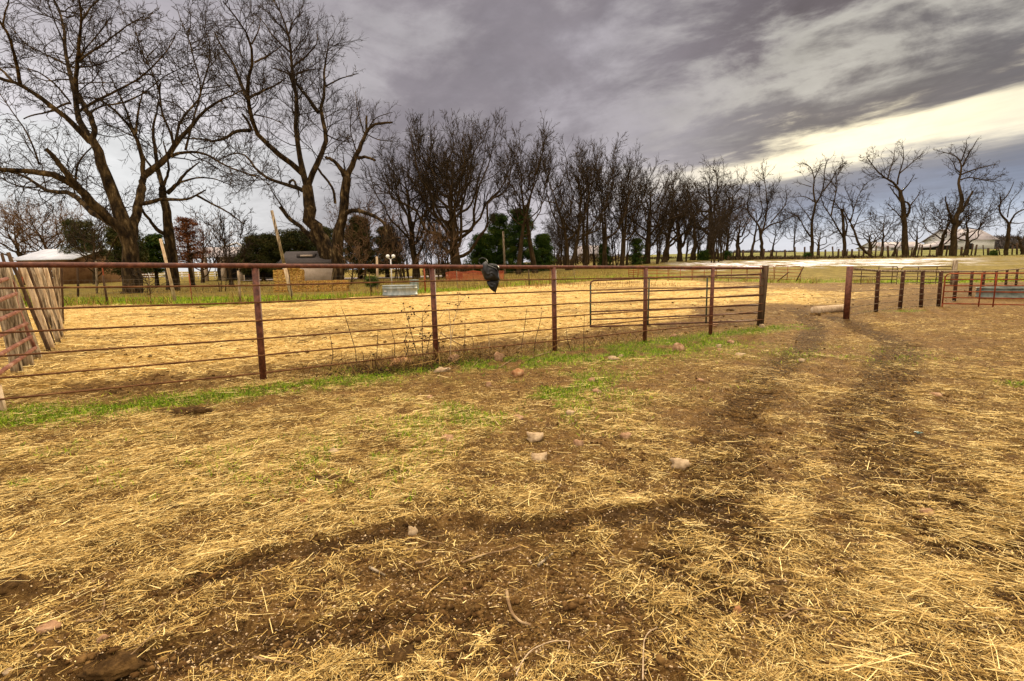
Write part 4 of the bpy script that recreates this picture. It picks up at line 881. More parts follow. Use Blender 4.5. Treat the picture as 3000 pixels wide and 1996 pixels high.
# fallen branches along the fence
def fallen(pts, r_, lab, lift):
    Yb = {}
    def ab(i, p):
        x, y = G(p[0], max(p[1], 1040)); y = min(y, 8.6); q = at(p[0], p[1], y); return (q[0], y, max(q[2], .02))
    o = stickobj(pts, r_, lab, M_stick, name='fallen_branch', cat='branch', group='fallen branches under the pipe fence', absolute=ab)
fb = [([(1000, 350), (1060, 345), (1120, 370), (1170, 378), (1210, 402)], .012, 'pale forked branch piece across the foot of the second thin post'), ([(1150, 180), (1250, 240), (1340, 290), (1430, 325), (1530, 350), (1660, 345)], .012, 'long arching pale branch from the second thin post down to the right'),
      ([(1560, 420), (1600, 388), (1650, 362), (1730, 345)], .012, 'pale bare branch end right of the round pink stone'), ([(1370, 425), (1410, 390), (1450, 352)], .009, 'short pale branch left of the round pink stone'),
      ([(1540, 345), (1620, 322), (1690, 280), (1740, 250)], .010, 'pale branch rising right behind the round pink stone'), ([(1750, 372), (1830, 335), (1915, 305)], .011, 'straight pale branch leaning to the third fence post'),
      ([(1180, 330), (1300, 310), (1400, 275), (1435, 255)], .009, 'thin branch crossing behind the second thin post'), ([(800, 350), (900, 345), (1000, 335), (1110, 322)], .008, 'thin dark branch left of the second thin post'), ([(930, 420), (970, 385), (990, 350)], .006, 'small pale twig over the orange broken stone')]
for l, r_, lab_ in fb: fallen(zH(l), r_*.7, lab_, 0)
# dry weeds standing along the fence
weeds = [([(592, 400), (570, 300), (540, 200), (500, 70), (470, 0)], 'tallest bowed dry stem leaning left between the first two thin posts', 0), ([(412, 430), (415, 330), (400, 230), (388, 170)], 'dry upright stem below the left part of the rods', 0), ([(722, 400), (718, 300), (725, 150)], 'dark straight dry stem left of the bur weeds', 0),
         ([(850, 340), (840, 240), (815, 155)], 'slim dark stem, nearest left of the bur weeds', 0), ([(640, 400), (625, 340), (612, 300)], 'short dark stub stem between two taller stems', 0), ([(1040, 340), (1030, 230), (1030, 120), (1035, 30)], 'tall bur weed standing just left of the second thin post', 1),
         ([(1010, 340), (960, 200), (930, 80), (905, 10)], 'bowed bur weed leaning far left by the second thin post', 1), ([(950, 340), (900, 290), (870, 330)], 'low arched dry stem in the weed tangle', 0), ([(1060, 340), (1080, 220), (1110, 150)], 'bur weed leaning against the second thin post', 1),
         ([(1225, 370), (1228, 250), (1225, 130), (1215, 20), (1195, 10), (1150, 80)], 'pale hooked stem right of the second thin post', 0), ([(1228, 200), (1250, 90), (1290, -30), (1340, -90)], 'pale stem arching up right under the rubber sheet', 1), ([(1325, 330), (1325, 200), (1325, 95)], 'straight thin stem in the middle of the third bay', 0),
         ([(1498, 330), (1490, 210), (1483, 100)], 'pale thin stem left of the long dark stem', 0), ([(1710, 230), (1735, 150), (1752, 10)], 'dark thin stem, first of two before the third fence post', 0), ([(1800, 300), (1815, 210), (1845, 100), (1858, 20)], 'dark thin stem, second of two before the third fence post', 0),
         ([(2052, 300), (2030, 220), (2025, 150)], 'short grey stem right of the third fence post', 0), ([(2142, 300), (2145, 180), (2150, 50)], 'dark upright stem beside the left end of the open gate', 0), ([(920, 350), (930, 300), (905, 230), (950, 150)], 'crooked bur weed in the weed tangle', 1),
         ([(1165, 320), (1150, 280), (1140, 240)], 'short bur weed right at the second thin post', 1), ([(1380, 330), (1385, 260), (1375, 200)], 'short stem below the arching stem', 0)]
for l, lab_, bur in weeds:
    q = zH(l); bx_, by_ = G(q[0][0], max(q[0][1], 1018)); Y = by_
    t = thing('dry_weed', lab_, 'weed', 'dry weeds standing along the pipe fence'); P = np.array([at(a_, b_, Y-.12) if i else (bx_, Y-.12, 0) for i, (a_, b_) in enumerate(q)])
    tt = np.linspace(0, len(P)-1, len(P)*4); P = np.stack([np.interp(tt, np.arange(len(P)), P[:, k]) for k in range(3)], 1); P[1:-1] = (P[:-2]+P[1:-1]*2+P[2:])/4
    MB().tube(P, np.linspace(.0075, .0035, len(P)), 5).build('stem', M_woodp if 'pale' in lab_ else M_woodd, t, True)
    if bur:
        burs = []
        for k in range(11):
            i = rng.integers(len(P)//4, len(P)); d = rng.normal(0, 1, 3)*(.10, .06, .06)+(0, 0, .05); e = P[i]+d; MB().tube([P[i], P[i]+d*.6, e], .003, 4).build('side_stem', M_woodd, t)
            v, qq = tubes(np.array([[e-(0, 0, .014), e-(0, 0, .006), e+(0, 0, .006), e+(0, 0, .014)]]), np.array([[.004, .014, .014, .004]]), 6); burs.append((v, qq))
        [MB().add(*b_).build('bur', M_bur, t) for b_ in burs]
    seat(t, (float(bx_), float(Y)-.12, 0))
# dark bur litter and twig tangle at the foot of the second post (uncountable)
n = 700; x = rng.normal(G(1210, 1075)[0]+.1, .65, n); y = yfence(x)-.25+rng.normal(0, .28, n)
V = (octa[None]*rng.uniform(.006, .016, (n, 1, 1)))+np.stack([x, y, zground(x, y)+rng.uniform(.01, .10, n)], 1)[:, None]; i = np.arange(n)[:, None, None]*6
T = i+np.array([[0, 1, 4], [1, 2, 4], [2, 3, 4], [3, 0, 4], [1, 0, 5], [2, 1, 5], [3, 2, 5], [0, 3, 5]])[None]
tag(mesh_np('bur_litter', V.reshape(-1, 3), np.zeros((0, 4)), M_bur, T=T.reshape(-1, 3)), 'dark fallen burs strewn in the weed tangle under the fence', 'burs', kind='stuff')
n = 1300; x = np.concatenate([rng.normal(G(1250, 1060)[0], .7, 800), rng.uniform(G(900, 1100)[0], G(1900, 1000)[0], 500)]); y = yfence(x)-.1+rng.normal(0, .22, n); Lw = rng.uniform(.1, .45, n)
ribbons(x, y, zground(x, y)+Lw*.30, rng.uniform(0, 6.28, n), rng.uniform(.1, 1.3, n), Lw, rng.uniform(.003, .006, n), rng.normal(0, .1, n), np.clip(rng.normal(.12, .22, n), 0, 1), 'weed_tangle', M_straw, 'tangle of thin dead weed stems under the pipe fence', 'weeds')

# ================================================================== TREES
def resample(P, K):
    P = np.asarray(P, float); d = np.r_[0, np.linalg.norm(np.diff(P, axis=0), axis=1).cumsum()]; t = np.linspace(0, d[-1], K)
    return np.stack([np.interp(t, d, P[:, k]) for k in range(3)], 1)
def unit(v): return v/(np.linalg.norm(v, axis=-1, keepdims=True)+1e-9)
def grow(P, Rr, dens, ratio, lo, hi, ang, up, wig, K, rmin, rk, t0=.15, maxn=None):
    """children of polylines P (N,Kp,3): dens per metre"""
    N, Kp, _ = P.shape; Ls = np.linalg.norm(np.diff(P, axis=1), axis=2).sum(1)
    cnt = rng.poisson(np.maximum(Ls*dens, .6)); idx = np.repeat(np.arange(N), cnt)
    if maxn and len(idx) > maxn: idx = rng.choice(idx, maxn, replace=False)
    n = len(idx); t = t0+(1-t0)*rng.random(n)**.8; f = t*(Kp-1); k = np.minimum(f.astype(int), Kp-2); fr_ = (f-k)[:, None]
    p = P[idx, k]*(1-fr_)+P[idx, k+1]*fr_; tg = unit(P[idx, k+1]-P[idx, k]); rp_ = Rr[idx, k]*(1-fr_[:, 0])+Rr[idx, k+1]*fr_[:, 0]
    q = unit(np.cross(tg, rng.normal(0, 1, (n, 3)))); a = rng.uniform(*ang, n)[:, None]
    d = tg*np.cos(a)+q*np.sin(a); d[:, 2] += up; d = unit(d)
    L = np.clip(Ls[idx]*ratio*(1.15-.65*t)*rng.uniform(.55, 1.25, n), lo, hi)
    C = np.empty((n, K, 3)); C[:, 0] = p; st = (L/(K-1))[:, None]
    for j in range(1, K):
        d = unit(d+rng.normal(0, wig, (n, 3))+np.array([0, 0, up*.35])); C[:, j] = C[:, j-1]+d*st
    r0_ = np.maximum(np.minimum(rp_*.72, L*rk), rmin)
    return C, r0_[:, None]*np.linspace(1, 0, K)[None]**.8*(1)+rmin*.5
def build_tree(L0, name, label, group, lv, Mt=M_bark, Mc=M_twig, cat='tree', base=None, rmin=.011, extra=None):
    """L0 list of (pts(K,3), radii(K)); lv list of grow() settings"""
    t = thing(name, label, cat, group); K = 14
    P = []; Rr = []
    for pts, rr in L0:
        q = resample(pts, K); q[1:-1] += rng.normal(0, 1, (K-2, 3))*rr[0]*.12; P.append(q); Rr.append(np.interp(np.linspace(0, 1, K), np.linspace(0, 1, len(rr)), rr)*rng.uniform(.94, 1.06, K))
    P = np.array(P); Rr = np.array(Rr); V, Q = tubes(P, Rr, 9); mesh_np('trunk', V, Q, Mt, t, True)
    mb = MB(); p, r_ = P, Rr
    src = (P[1:] if len(P) > 1 else P, Rr[1:] if len(P) > 1 else Rr)
    p, r_ = src
    for i, g_ in enumerate(lv):
        if len(p) == 0: break
        p, r_ = grow(p, r_, **g_, rmin=rmin); V, Q = tubes(p, r_, 4 if i == 0 else 3); mb.add(V, Q)
    mb.build('crown', Mc, t, True)
    if extra: extra(t, p)
    seat(t, tuple(base if base is not None else P[0][0])); return t
LV_big = [dict(dens=2.0, ratio=.42, lo=1.2, hi=5.5, ang=(.5, 1.3), up=.12, wig=.30, K=9, rk=.010), dict(dens=2.9, ratio=.5, lo=.5, hi=2.8, ang=(.4, 1.3), up=.06, wig=.32, K=6, rk=.008), dict(dens=3.0, ratio=.5, lo=.25, hi=1.0, ang=(.4, 1.0), up=.05, wig=.25, K=4, rk=.010)]
class Tracer:
    def __init__(s, D, zooms): s.D = D; s.pts = []; s.L = []
    def limb(s, z, pts, w0, w1, slope=None):
        sc, ox, oy = z; S_ = np.array([(ox+a*sc, oy+b*sc) for a, b in pts], float); seg = np.r_[0, np.hypot(*np.diff(S_, axis=0).T).cumsum()]
        D0 = s.D
        if s.pts:
            A = np.array(s.pts); d = np.hypot(A[:, 0]-S_[0, 0], A[:, 1]-S_[0, 1]); k = d.argmin(); D0 = A[k, 2] if d[k] < 40 else s.D
        if slope is None: slope = random.choice([-1, 1])*random.uniform(.15, .5)
        if abs(D0-s.D) > 5: slope = -abs(slope)*np.sign(D0-s.D)*.5
        m_ = max(8, int(seg[-1]/12)); tt = np.linspace(0, seg[-1], m_); sx = np.interp(tt, seg, S_[:, 0]); sy = np.interp(tt, seg, S_[:, 1])
        for kk in range(2):
            sx[1:-1] = (sx[:-2]+2*sx[1:-1]+sx[2:])/4; sy[1:-1] = (sy[:-2]+2*sy[1:-1]+sy[2:])/4
        Dp = D0+slope*tt*s.D/1500
        P = np.array([at(a, b, c) for a, b, c in zip(sx, sy, Dp)]); s.pts += list(zip(sx, sy, Dp))
        s.L.append((P, np.linspace(w0, w1, 6)*sc*.5*s.D/1500)); return s
zA_ = (.3827, 0, 0); zB_ = (.478, 0, 550); zC_ = (.3827, 500, 0); zD_ = (.287, 600, 550); zE_ = (.3189, 2250, 350); zF_ = (.3189, 1700, 350); zG_ = (.3508, 1050, 250); zS_ = (1, 0, 0)
# --- the thick leaning tree at left
T = Tracer(39, None)
T.limb(zS_, [(390, 868), (386, 800), (378, 708), (352, 640), (330, 575), (306, 500), (283, 432), (268, 405)], 52, 21, 0)
T.limb(zA_, [(700, 1090), (610, 940), (580, 800), (560, 660), (530, 540), (500, 430), (495, 320), (492, 180), (440, 60), (380, -100)], 46, 9)
T.limb(zA_, [(705, 1070), (735, 1000), (690, 880), (630, 790), (600, 720)], 40, 34)
T.limb(zA_, [(590, 790), (580, 640), (592, 450), (612, 250), (628, 130), (600, 0), (580, -120)], 36, 8)
T.limb(zA_, [(690, 1090), (560, 950), (400, 820), (250, 710), (130, 640), (0, 598), (-120, 560)], 42, 18)
T.limb(zA_, [(155, 640), (140, 540), (105, 400), (80, 290), (20, 190), (-40, 110)], 24, 12)
T.limb(zA_, [(25, 200), (30, 110), (60, 50), (75, -30)], 12, 6)
T.limb(zA_, [(95, 620), (50, 570), (0, 525), (-60, 480)], 18, 12)
T.limb(zA_, [(610, 850), (700, 790), (900, 690), (1060, 610), (1180, 500), (1300, 370), (1350, 250)], 20, 6)
T.limb(zA_, [(675, 880), (760, 810), (950, 790), (1100, 715), (1250, 590), (1470, 480)], 15, 5)
T.limb(zA_, [(595, 470), (700, 400), (830, 310), (980, 190), (1100, 125)], 15, 5)
T.limb(zA_, [(595, 460), (680, 340), (800, 210), (850, 120)], 12, 5)
T.limb(zA_, [(530, 510), (400, 440), (200, 345), (60, 180)], 15, 5)
T.limb(zA_, [(555, 520), (700, 510), (860, 460), (1000, 370)], 12, 4)
T.limb(zA_, [(545, 790), (490, 790), (400, 850), (330, 870), (240, 880), (180, 912)], 17, 8)
T.limb(zA_, [(535, 780), (440, 660), (300, 550), (160, 515), (0, 520)], 14, 5)
T.limb(zA_, [(620, 170), (690, 60), (760, -10), (900, -60)], 14, 6)
T.limb(zA_, [(600, 640), (750, 630), (900, 640), (1050, 620)], 9, 4)
T.limb(zA_, [(500, 350), (440, 220), (380, 60), (340, -60)], 12, 5)
T.limb(zB_, [(790, 330), (740, 240), (640, 180), (560, 90), (500, 20), (430, -45), (330, -85), (200, -100), (0, -110)], 62, 22)
T.limb(zA_, [(600, 1440), (540, 1360), (480, 1290), (420, 1210), (350, 1140)], 46, 26)
T.limb(zB_, [(745, 270), (660, 200), (560, 150), (490, 70), (420, 20), (300, 30), (245, 0), (180, -60), (90, -90), (0, -110)], 44, 9)
T.limb(zB_, [(620, 170), (560, 100), (480, 20), (430, -10)], 30, 14)
T.limb(zA_, [(575, 1400), (590, 1260), (640, 1180), (700, 1130)], 15, 8)
T.limb(zA_, [(500, 1310), (600, 1370)], 12, 8)
T.limb(zA_, [(300, 1262), (265, 1150), (200, 1000), (110, 880), (0, 720)], 12, 5)
T.limb(zB_, [(740, 270), (700, 330), (650, 440)], 10, 5)
T.limb(zB_, [(795, 340), (812, 250), (835, 170), (858, 80), (872, 0)], 60, 46)
T.limb(zA_, [(1088, 1437), (1085, 1390), (1105, 1345)], 46, 44)
T.limb(zA_, [(1100, 1350), (1090, 1200), (1060, 1080), (1000, 980), (900, 870), (780, 760), (640, 740)], 36, 8)
T.limb(zA_, [(1040, 1030), (1050, 900), (1075, 780), (1110, 640)], 20, 6)
T.limb(zA_, [(1060, 1090), (1000, 950), (960, 820), (830, 560)], 18, 6)
T.limb(zA_, [(1110, 1340), (1180, 1280), (1300, 1200), (1335, 1110), (1440, 990), (1560, 850), (1700, 770), (1850, 690)], 52, 8)
T.limb(zA_, [(1310, 1195), (1420, 1160), (1540, 1165), (1650, 1220), (1750, 1285), (1900, 1330), (2000, 1370)], 24, 6)
T.limb(zA_, [(1330, 1115), (1300, 1000), (1240, 880), (1220, 680), (1150, 520), (1060, 350), (1030, 170)], 20, 5)
T.limb(zA_, [(1340, 1105), (1370, 930), (1520, 770), (1560, 620), (1600, 500), (1610, 330), (1560, 200)], 22, 5)
T.limb(zA_, [(1420, 1150), (1480, 920), (1545, 690), (1500, 500), (1440, 280), (1380, 150), (1350, 40)], 18, 4)
T.limb(zA_, [(1440, 290), (1460, 200), (1455, 90)], 9, 3)
T.limb(zA_, [(1540, 680), (1700, 660), (1860, 640)], 11, 4)
T.limb(zB_, [(850, 100), (900, 95), (1000, 70), (1150, 75), (1220, 40), (1260, 15)], 28, 8)
T.limb(zS_, [(384, 850), (372, 862), (352, 872)], 34, 14, 0).limb(zS_, [(392, 850), (408, 864), (424, 872)], 34, 14, 0)
build_tree(T.L, 'bare_tree', 'thickest bare tree at far left, forking into huge limbs that spread left and right', 'big bare shade trees behind the pen', LV_big)
# --- second tree at left
T = Tracer(43, None)
T.limb(zS_, [(508, 850), (502, 780), (497, 700), (490, 640), (482, 590), (476, 548)], 38, 17, 0)
T.limb(zA_, [(1245, 1430), (1225, 1350), (1200, 1270), (1190, 1150), (1165, 1040), (1190, 900), (1215, 760)], 36, 8)
T.limb(zA_, [(1250, 1430), (1300, 1300), (1280, 1200), (1250, 1080)], 22, 8)
T.limb(zA_, [(1280, 1480), (1370, 1400), (1410, 1330), (1530, 1240)], 32, 8)
T.limb(zA_, [(1370, 1400), (1500, 1358), (1650, 1368), (1790, 1430)], 16, 5)
T.limb(zA_, [(1240, 1400), (1225, 1330), (1150, 1280), (1090, 1180), (1060, 1130)], 24, 8)
T.limb(zB_, [(1210, 50), (1300, 100), (1400, 150), (1490, 220)], 14, 6)
T.limb(zB_, [(1035, 300), (960, 260), (900, 180), (860, 120)], 26, 12)
build_tree(T.L, 'bare_tree', 'upright bare tree just right of the thickest trunk, with low crooked limbs', 'big bare shade trees behind the pen', LV_big)
# --- tall central-left tree
T = Tracer(56, None)
LV_t3 = [dict(dens=2.1, ratio=.36, lo=1.5, hi=5.5, ang=(.5, 1.1), up=.10, wig=.24, K=8, rk=.009), dict(dens=2.8, ratio=.5, lo=.6, hi=2.8, ang=(.4, 1.0), up=.12, wig=.18, K=6, rk=.009), dict(dens=2.4, ratio=.5, lo=.3, hi=1.1, ang=(.35, .9), up=.12, wig=.2, K=4, rk=.009)]
T.limb(zS_, [(984, 835), (975, 790), (955, 735), (928, 680), (912, 640), (904, 590), (900, 545)], 54, 30, 0)
T.limb(zC_, [(1040, 1430), (1010, 1300), (980, 1150), (960, 1000), (960, 850), (965, 700), (930, 520), (920, 400), (905, 250), (850, 110), (770, -20)], 46, 6, .12)
T.limb(zC_, [(1010, 1330), (890, 1225), (750, 1120), (650, 1020), (612, 870), (590, 740), (590, 600), (640, 480), (622, 330), (560, 200), (480, 120), (400, 10)], 44, 6)
T.limb(zC_, [(585, 760), (540, 650), (480, 480), (400, 380), (330, 240)], 24, 7)
T.limb(zC_, [(1055, 1420), (1110, 1265), (1180, 1130), (1190, 1010), (1140, 860), (1180, 700), (1170, 560), (1200, 410), (1215, 300)], 46, 7)
T.limb(zC_, [(1130, 860), (1050, 750), (970, 650), (900, 560), (770, 520)], 30, 8)
T.limb(zC_, [(605, 1000), (490, 998), (430, 1060), (330, 1085), (200, 1060), (60, 1060)], 26, 6)
T.limb(zC_, [(1030, 1465), (880, 1410), (740, 1370), (640, 1285), (590, 1190), (480, 1165), (350, 1230)], 32, 6)
T.limb(zC_, [(600, 750), (700, 700), (780, 670), (880, 600)], 20, 7)
T.limb(zC_, [(925, 520), (1030, 440), (1130, 330), (1120, 230)], 16, 5)
T.limb(zC_, [(915, 400), (790, 290), (700, 150), (610, 90)], 15, 4)
T.limb(zC_, [(640, 480), (760, 420), (850, 350)], 14, 5)
T.limb(zC_, [(1185, 660), (1300, 600), (1440, 560)], 13, 4)
T.limb(zC_, [(905, 270), (940, 150), (1000, 110)], 10, 4)
T.limb(zC_, [(960, 570), (1060, 530), (1180, 530)], 11, 4)
T.limb(zC_, [(620, 340), (680, 230), (690, 120)], 11, 4)
T.limb(zC_, [(545, 870), (600, 940), (620, 1000)], 14, 22)
T.limb(zC_, [(1190, 1030), (1280, 1080), (1400, 1090)], 11, 4)
T.limb(zC_, [(640, 880), (760, 900), (880, 960)], 10, 4)
T.limb(zD_, [(1270, 720), (1200, 600), (1080, 500), (950, 385), (850, 300), (770, 200)], 62, 34)
T.limb(zD_, [(850, 290), (780, 180), (700, 60), (640, -40)], 18, 7)
T.limb(zC_, [(1112, 1265), (1135, 1310), (1210, 1390), (1250, 1450), (1260, 1560)], 16, 20)
T.limb(zC_, [(910, 1400), (935, 1355), (960, 1400), (985, 1510)], 20, 8)
build_tree(T.L, 'bare_tree', 'tallest bare tree behind the shed, three great curving stems reaching the top of the picture', 'big bare shade trees behind the pen', LV_t3)
# --- broken tree
T = Tracer(53, None)
T.limb(zS_, [(992, 840), (990, 770), (985, 700), (1003, 640), (1007, 590), (1013, 545), (1017, 520)], 36, 23, 0)
T.limb(zC_, [(1350, 1360), (1400, 1235), (1460, 1110), (1500, 1005), (1530, 965), (1600, 940), (1700, 938)], 44, 14)
T.limb(zC_, [(1500, 1000), (1498, 940), (1500, 890)], 20, 15)
T.limb(zC_, [(1345, 1370), (1295, 1280), (1240, 1220), (1185, 1200)], 40, 20)
T.limb(zC_, [(1345, 1360), (1328, 1260), (1318, 1160)], 16, 3)
T.limb(zC_, [(1430, 1212), (1490, 1200), (1530, 1212), (1568, 1232)], 24, 18)
T.limb(zD_, [(1400, 290), (1440, 240), (1500, 220), (1650, 260), (1800, 320), (1850, 370), (1858, 560)], 50, 18)
T.limb(zC_, [(1500, 1030), (1600, 1080), (1720, 1080)], 9, 4)
T.limb(zC_, [(1480, 1020), (1430, 850), (1415, 700)], 10, 4)
T.limb(zC_, [(1510, 990), (1560, 900), (1700, 860)], 9, 4)
T.limb(zC_, [(1440, 1210), (1370, 1000), (1390, 800)], 9, 4)
build_tree(T.L, 'bare_tree', 'broken bare tree with snapped stubs and a splintered spike, right of the shed', 'big bare shade trees behind the pen', LV_t3)

LV_med = [dict(dens=1.6, ratio=.42, lo=1.2, hi=5.5, ang=(.35, .9), up=.20, wig=.19, K=7, rk=.008), dict(dens=1.7, ratio=.5, lo=.6, hi=2.8, ang=(.35, .9), up=.12, wig=.22, K=5, rk=.007), dict(dens=1.6, ratio=.5, lo=.35, hi=1.2, ang=(.35, .9), up=.08, wig=.2, K=4, rk=.010)]
LV_far = [dict(dens=1.7, ratio=.46, lo=1.2, hi=5.5, ang=(.35, 1.0), up=.12, wig=.26, K=7, rk=.010), dict(dens=1.6, ratio=.5, lo=.6, hi=2.6, ang=(.35, 1.0), up=.08, wig=.28, K=5, rk=.009), dict(dens=1.4, ratio=.5, lo=.4, hi=1.1, ang=(.35, .9), up=.05, wig=.25, K=4, rk=.012)]
def gen_limbs(base, H, half, n, fork, r0_, lean=0, spreadpow=1.0, wig=.06, stems=1, upc=.25):
    L0 = []
    for s_ in range(stems):
        b = np.array(base)+((rng.normal(0, .3), rng.normal(0, .3), 0) if stems > 1 else (0, 0, 0)); d = unit(np.array([lean+rng.normal(0, .12 if stems > 1 else .03), rng.normal(0, .05), 1.])); P = [b-(0, 0, .2)]
        for k in range(12): d = unit(d+rng.normal(0, wig, 3)*(1, 1, .2)+(0, 0, .08)); P.append(P[-1]+d*H*.84/12*(1 if stems == 1 else rng.uniform(.9, 1.05)))
        P = np.array(P); rr = r0_*np.array([1.1, .86, .76, .66, .55, .44, .34, .25, .17, .10, .05])/(1 if stems == 1 else 1.4); L0.append((P, rr))
        m_ = max(3, n//stems)
        for j in range(m_):
            u = fork+(.88-fork)*(j+rng.random())/m_; f = u*12; k = int(f); p = P[k]*(1-(f-k))+P[min(k+1, 12)]*(f-k); az_ = j*2.4+rng.uniform(-.5, .5)
            reach = half*(1-.75*max(0, (u-.45))/.55)*rng.uniform(.6, 1.1); rise = (H-(p[2]-b[2]))*rng.uniform(.45, .9)
            q = []; 
            for v in np.linspace(0, 1, 7): q.append(p+np.array([math.cos(az_)*reach*v**.8, math.sin(az_)*reach*v**.8, rise*v**(1.0+upc)])+rng.normal(0, 1, 3)*reach*.06*(v > 0))
            ri = np.interp(u, [0, 1], [r0_*.34, r0_*.10]); L0.append((np.array(q), np.linspace(ri, ri*.15, 6)))
    return L0
def row_tree(sx, topy, half_px, Y, label, n=11, fork=.28, wpx=26, lean=0, stems=1, upc=.25, wig=.06, lv=None, Mc=M_twig, Mt=M_barkd, group='bare trees of the tree line', name='bare_tree', rmin=.016):
    wpx *= .82; half_px *= 1.2
    b = gp(sx, Y); H = at(sx, topy, Y)[2]-b[2]; half = half_px/1500*Y
    return build_tree(gen_limbs(b, H, half, n, fork, wpx/1500*Y*.5, lean, 1, wig, stems, upc), name, label, group, lv or LV_med, Mt, Mc, base=b, rmin=rmin)
row_tree(1335, 318, 160, 60, 'dense dark wide crowned bare tree at the centre left of the tree line', 32, .15, 44, -.03, upc=.45, lv=[dict(LV_med[0], dens=1.3), dict(LV_med[1], dens=1.9), dict(LV_med[2], dens=1.8)])
row_tree(1218, 395, 120, 63, 'bushy bare tree, left neighbour of the dense wide crowned one', 20, .18, 30, .0, upc=.2, lv=[dict(LV_med[0], dens=1.2), LV_med[1], LV_med[2]])
row_tree(1518, 330, 85, 64, 'slender tall bare tree standing before the green pines', 12, .30, 19, -.01, upc=.6)
row_tree(1568, 375, 115, 66, 'bare tree forking like a vase at the right side of the green pines', 10, .42, 22, .02, upc=.5)
row_tree(1665, 400, 80, 72, 'twin stemmed bare tree right of the pines, first of the dense row', 14, .2, 24, .0, 2, .7)
row_tree(1712, 395, 75, 76, 'two stemmed bare tree, second of the dense row right of the pines', 10, .25, 22, .02, 2, .8)
row_tree(1765, 410, 70, 78, 'bare tree with upswept stems, third of the dense row', 12, .25, 22, .02, 2, .8)
row_tree(1822, 436, 75, 80, 'feathery topped bare tree, fourth of the dense row', 12, .25, 22, .0, 2, .6)
row_tree(1895, 478, 90, 86, 'pyramid shaped bare tree, fifth of the dense row', 14, .2, 26, .0, 1, .4)
row_tree(1945, 505, 75, 90, 'dense dark bare tree, sixth of the row, above the far red panels', 14, .2, 30, .0, 2, .4)
row_tree(1985, 560, 55, 92, 'short dense bare tree, seventh of the row', 12, .2, 26, .0, 2, .4)
row_tree(2028, 535, 60, 98, 'round topped bare tree left of the heavy spreading one', 12, .25, 22, .0, 1, .4, lv=LV_far)
row_tree(2083, 493, 110, 102, 'heavy spreading bare tree with the thickest trunk near the wooden end post', 15, .28, 36, .0, 1, .4, lv=LV_far)
row_tree(2128, 590, 50, 108, 'small brown leafed tree beside the heavy spreading one', 12, .2, 14, .0, 1, .4, lv=LV_far, Mc=M_twigb)
row_tree(2160, 600, 42, 112, 'low reddish bare tree left of the tree over the end post', 10, .3, 20, .0, 1, .4, lv=LV_far, Mc=M_twigb)
row_tree(2198, 560, 45, 106, 'thin bare tree just left of the forked tree over the end post', 9, .3, 12, .0, 1, .5, lv=LV_far)
row_tree(2258, 620, 40, 108, 'small thin bare tree right of the forked tree over the end post', 9, .3, 9, .1, 1, .3, lv=LV_far)
row_tree(2330, 610, 55, 104, 'small bare tree at the left foot of the tall tree with open crown', 9, .3, 9, -.1, 2, .3, lv=LV_far)
row_tree(2543, 655, 62, 125, 'low round bushy bare tree on the hill right of the leaning tree', 12, .15, 18, .0, 1, .1, lv=[dict(LV_far[0], dens=1.1), dict(LV_far[1], dens=1.6), LV_far[2]])
row_tree(2577, 590, 55, 104, 'slim straight bare tree left of the tallest dark trunk on the hill', 9, .25, 12, .0, 1, .4, lv=LV_far)
row_tree(2613, 670, 30, 103, 'tiny crooked bare tree near the far poultry barn', 7, .3, 12, .1, 1, .2, lv=LV_far)
row_tree(2672, 620, 50, 103, 'crooked small bare tree hugging the right side of the tallest dark trunk', 8, .3, 13, .15, 1, .3, wig=.14, lv=LV_far)
row_tree(2747, 560, 80, 103, 'low forking bare tree between the two biggest trunks on the right', 9, .16, 17, .0, 1, .5, lv=LV_far)
row_tree(2822, 560, 80, 102, 'bare tree leaning right beside the tall winding tree', 10, .2, 17, .22, 1, .4, wig=.12, lv=LV_far)
row_tree(2993, 660, 55, 101, 'small dark bare tree at the extreme right edge', 8, .3, 18, -.1, 1, .3, wig=.1, lv=LV_far)
row_tree(2395, 640, 60, 118, 'hazy rounded small tree behind the tall open crowned tree', 10, .2, 12, .0, 1, .2, lv=LV_far)
# traced silhouettes on the right
def traced(D, label, limbs):
    T = Tracer(D, None)
    for i, (z, pts, a_, b_) in enumerate(limbs): T.limb(z, pts, a_, b_, 0 if i == 0 else None)
    build_tree(T.L, 'bare_tree', label, 'bare trees of the hedgerow on the hill', LV_far, M_barkd, M_twig, rmin=.02)
traced(104, 'forked bare tree with a low branch reaching right, directly above the wooden end post', [(zF_, [(1670, 1310), (1665, 1180), (1663, 1070), (1650, 1000)], 34, 22), (zF_, [(1650, 1010), (1615, 930), (1530, 850), (1520, 810), (1560, 690), (1550, 600)], 18, 5), (zF_, [(1663, 1060), (1700, 940), (1720, 800), (1710, 650), (1680, 500)], 17, 4), (zF_, [(1680, 1020), (1750, 960), (1870, 940), (1940, 880), (2040, 890)], 17, 4),
        (zF_, [(1750, 950), (1850, 830), (1910, 760), (1890, 650)], 12, 4), (zF_, [(1630, 940), (1690, 850), (1640, 700), (1650, 600)], 12, 4), (zF_, [(1720, 790), (1780, 650), (1840, 560)], 9, 3)])
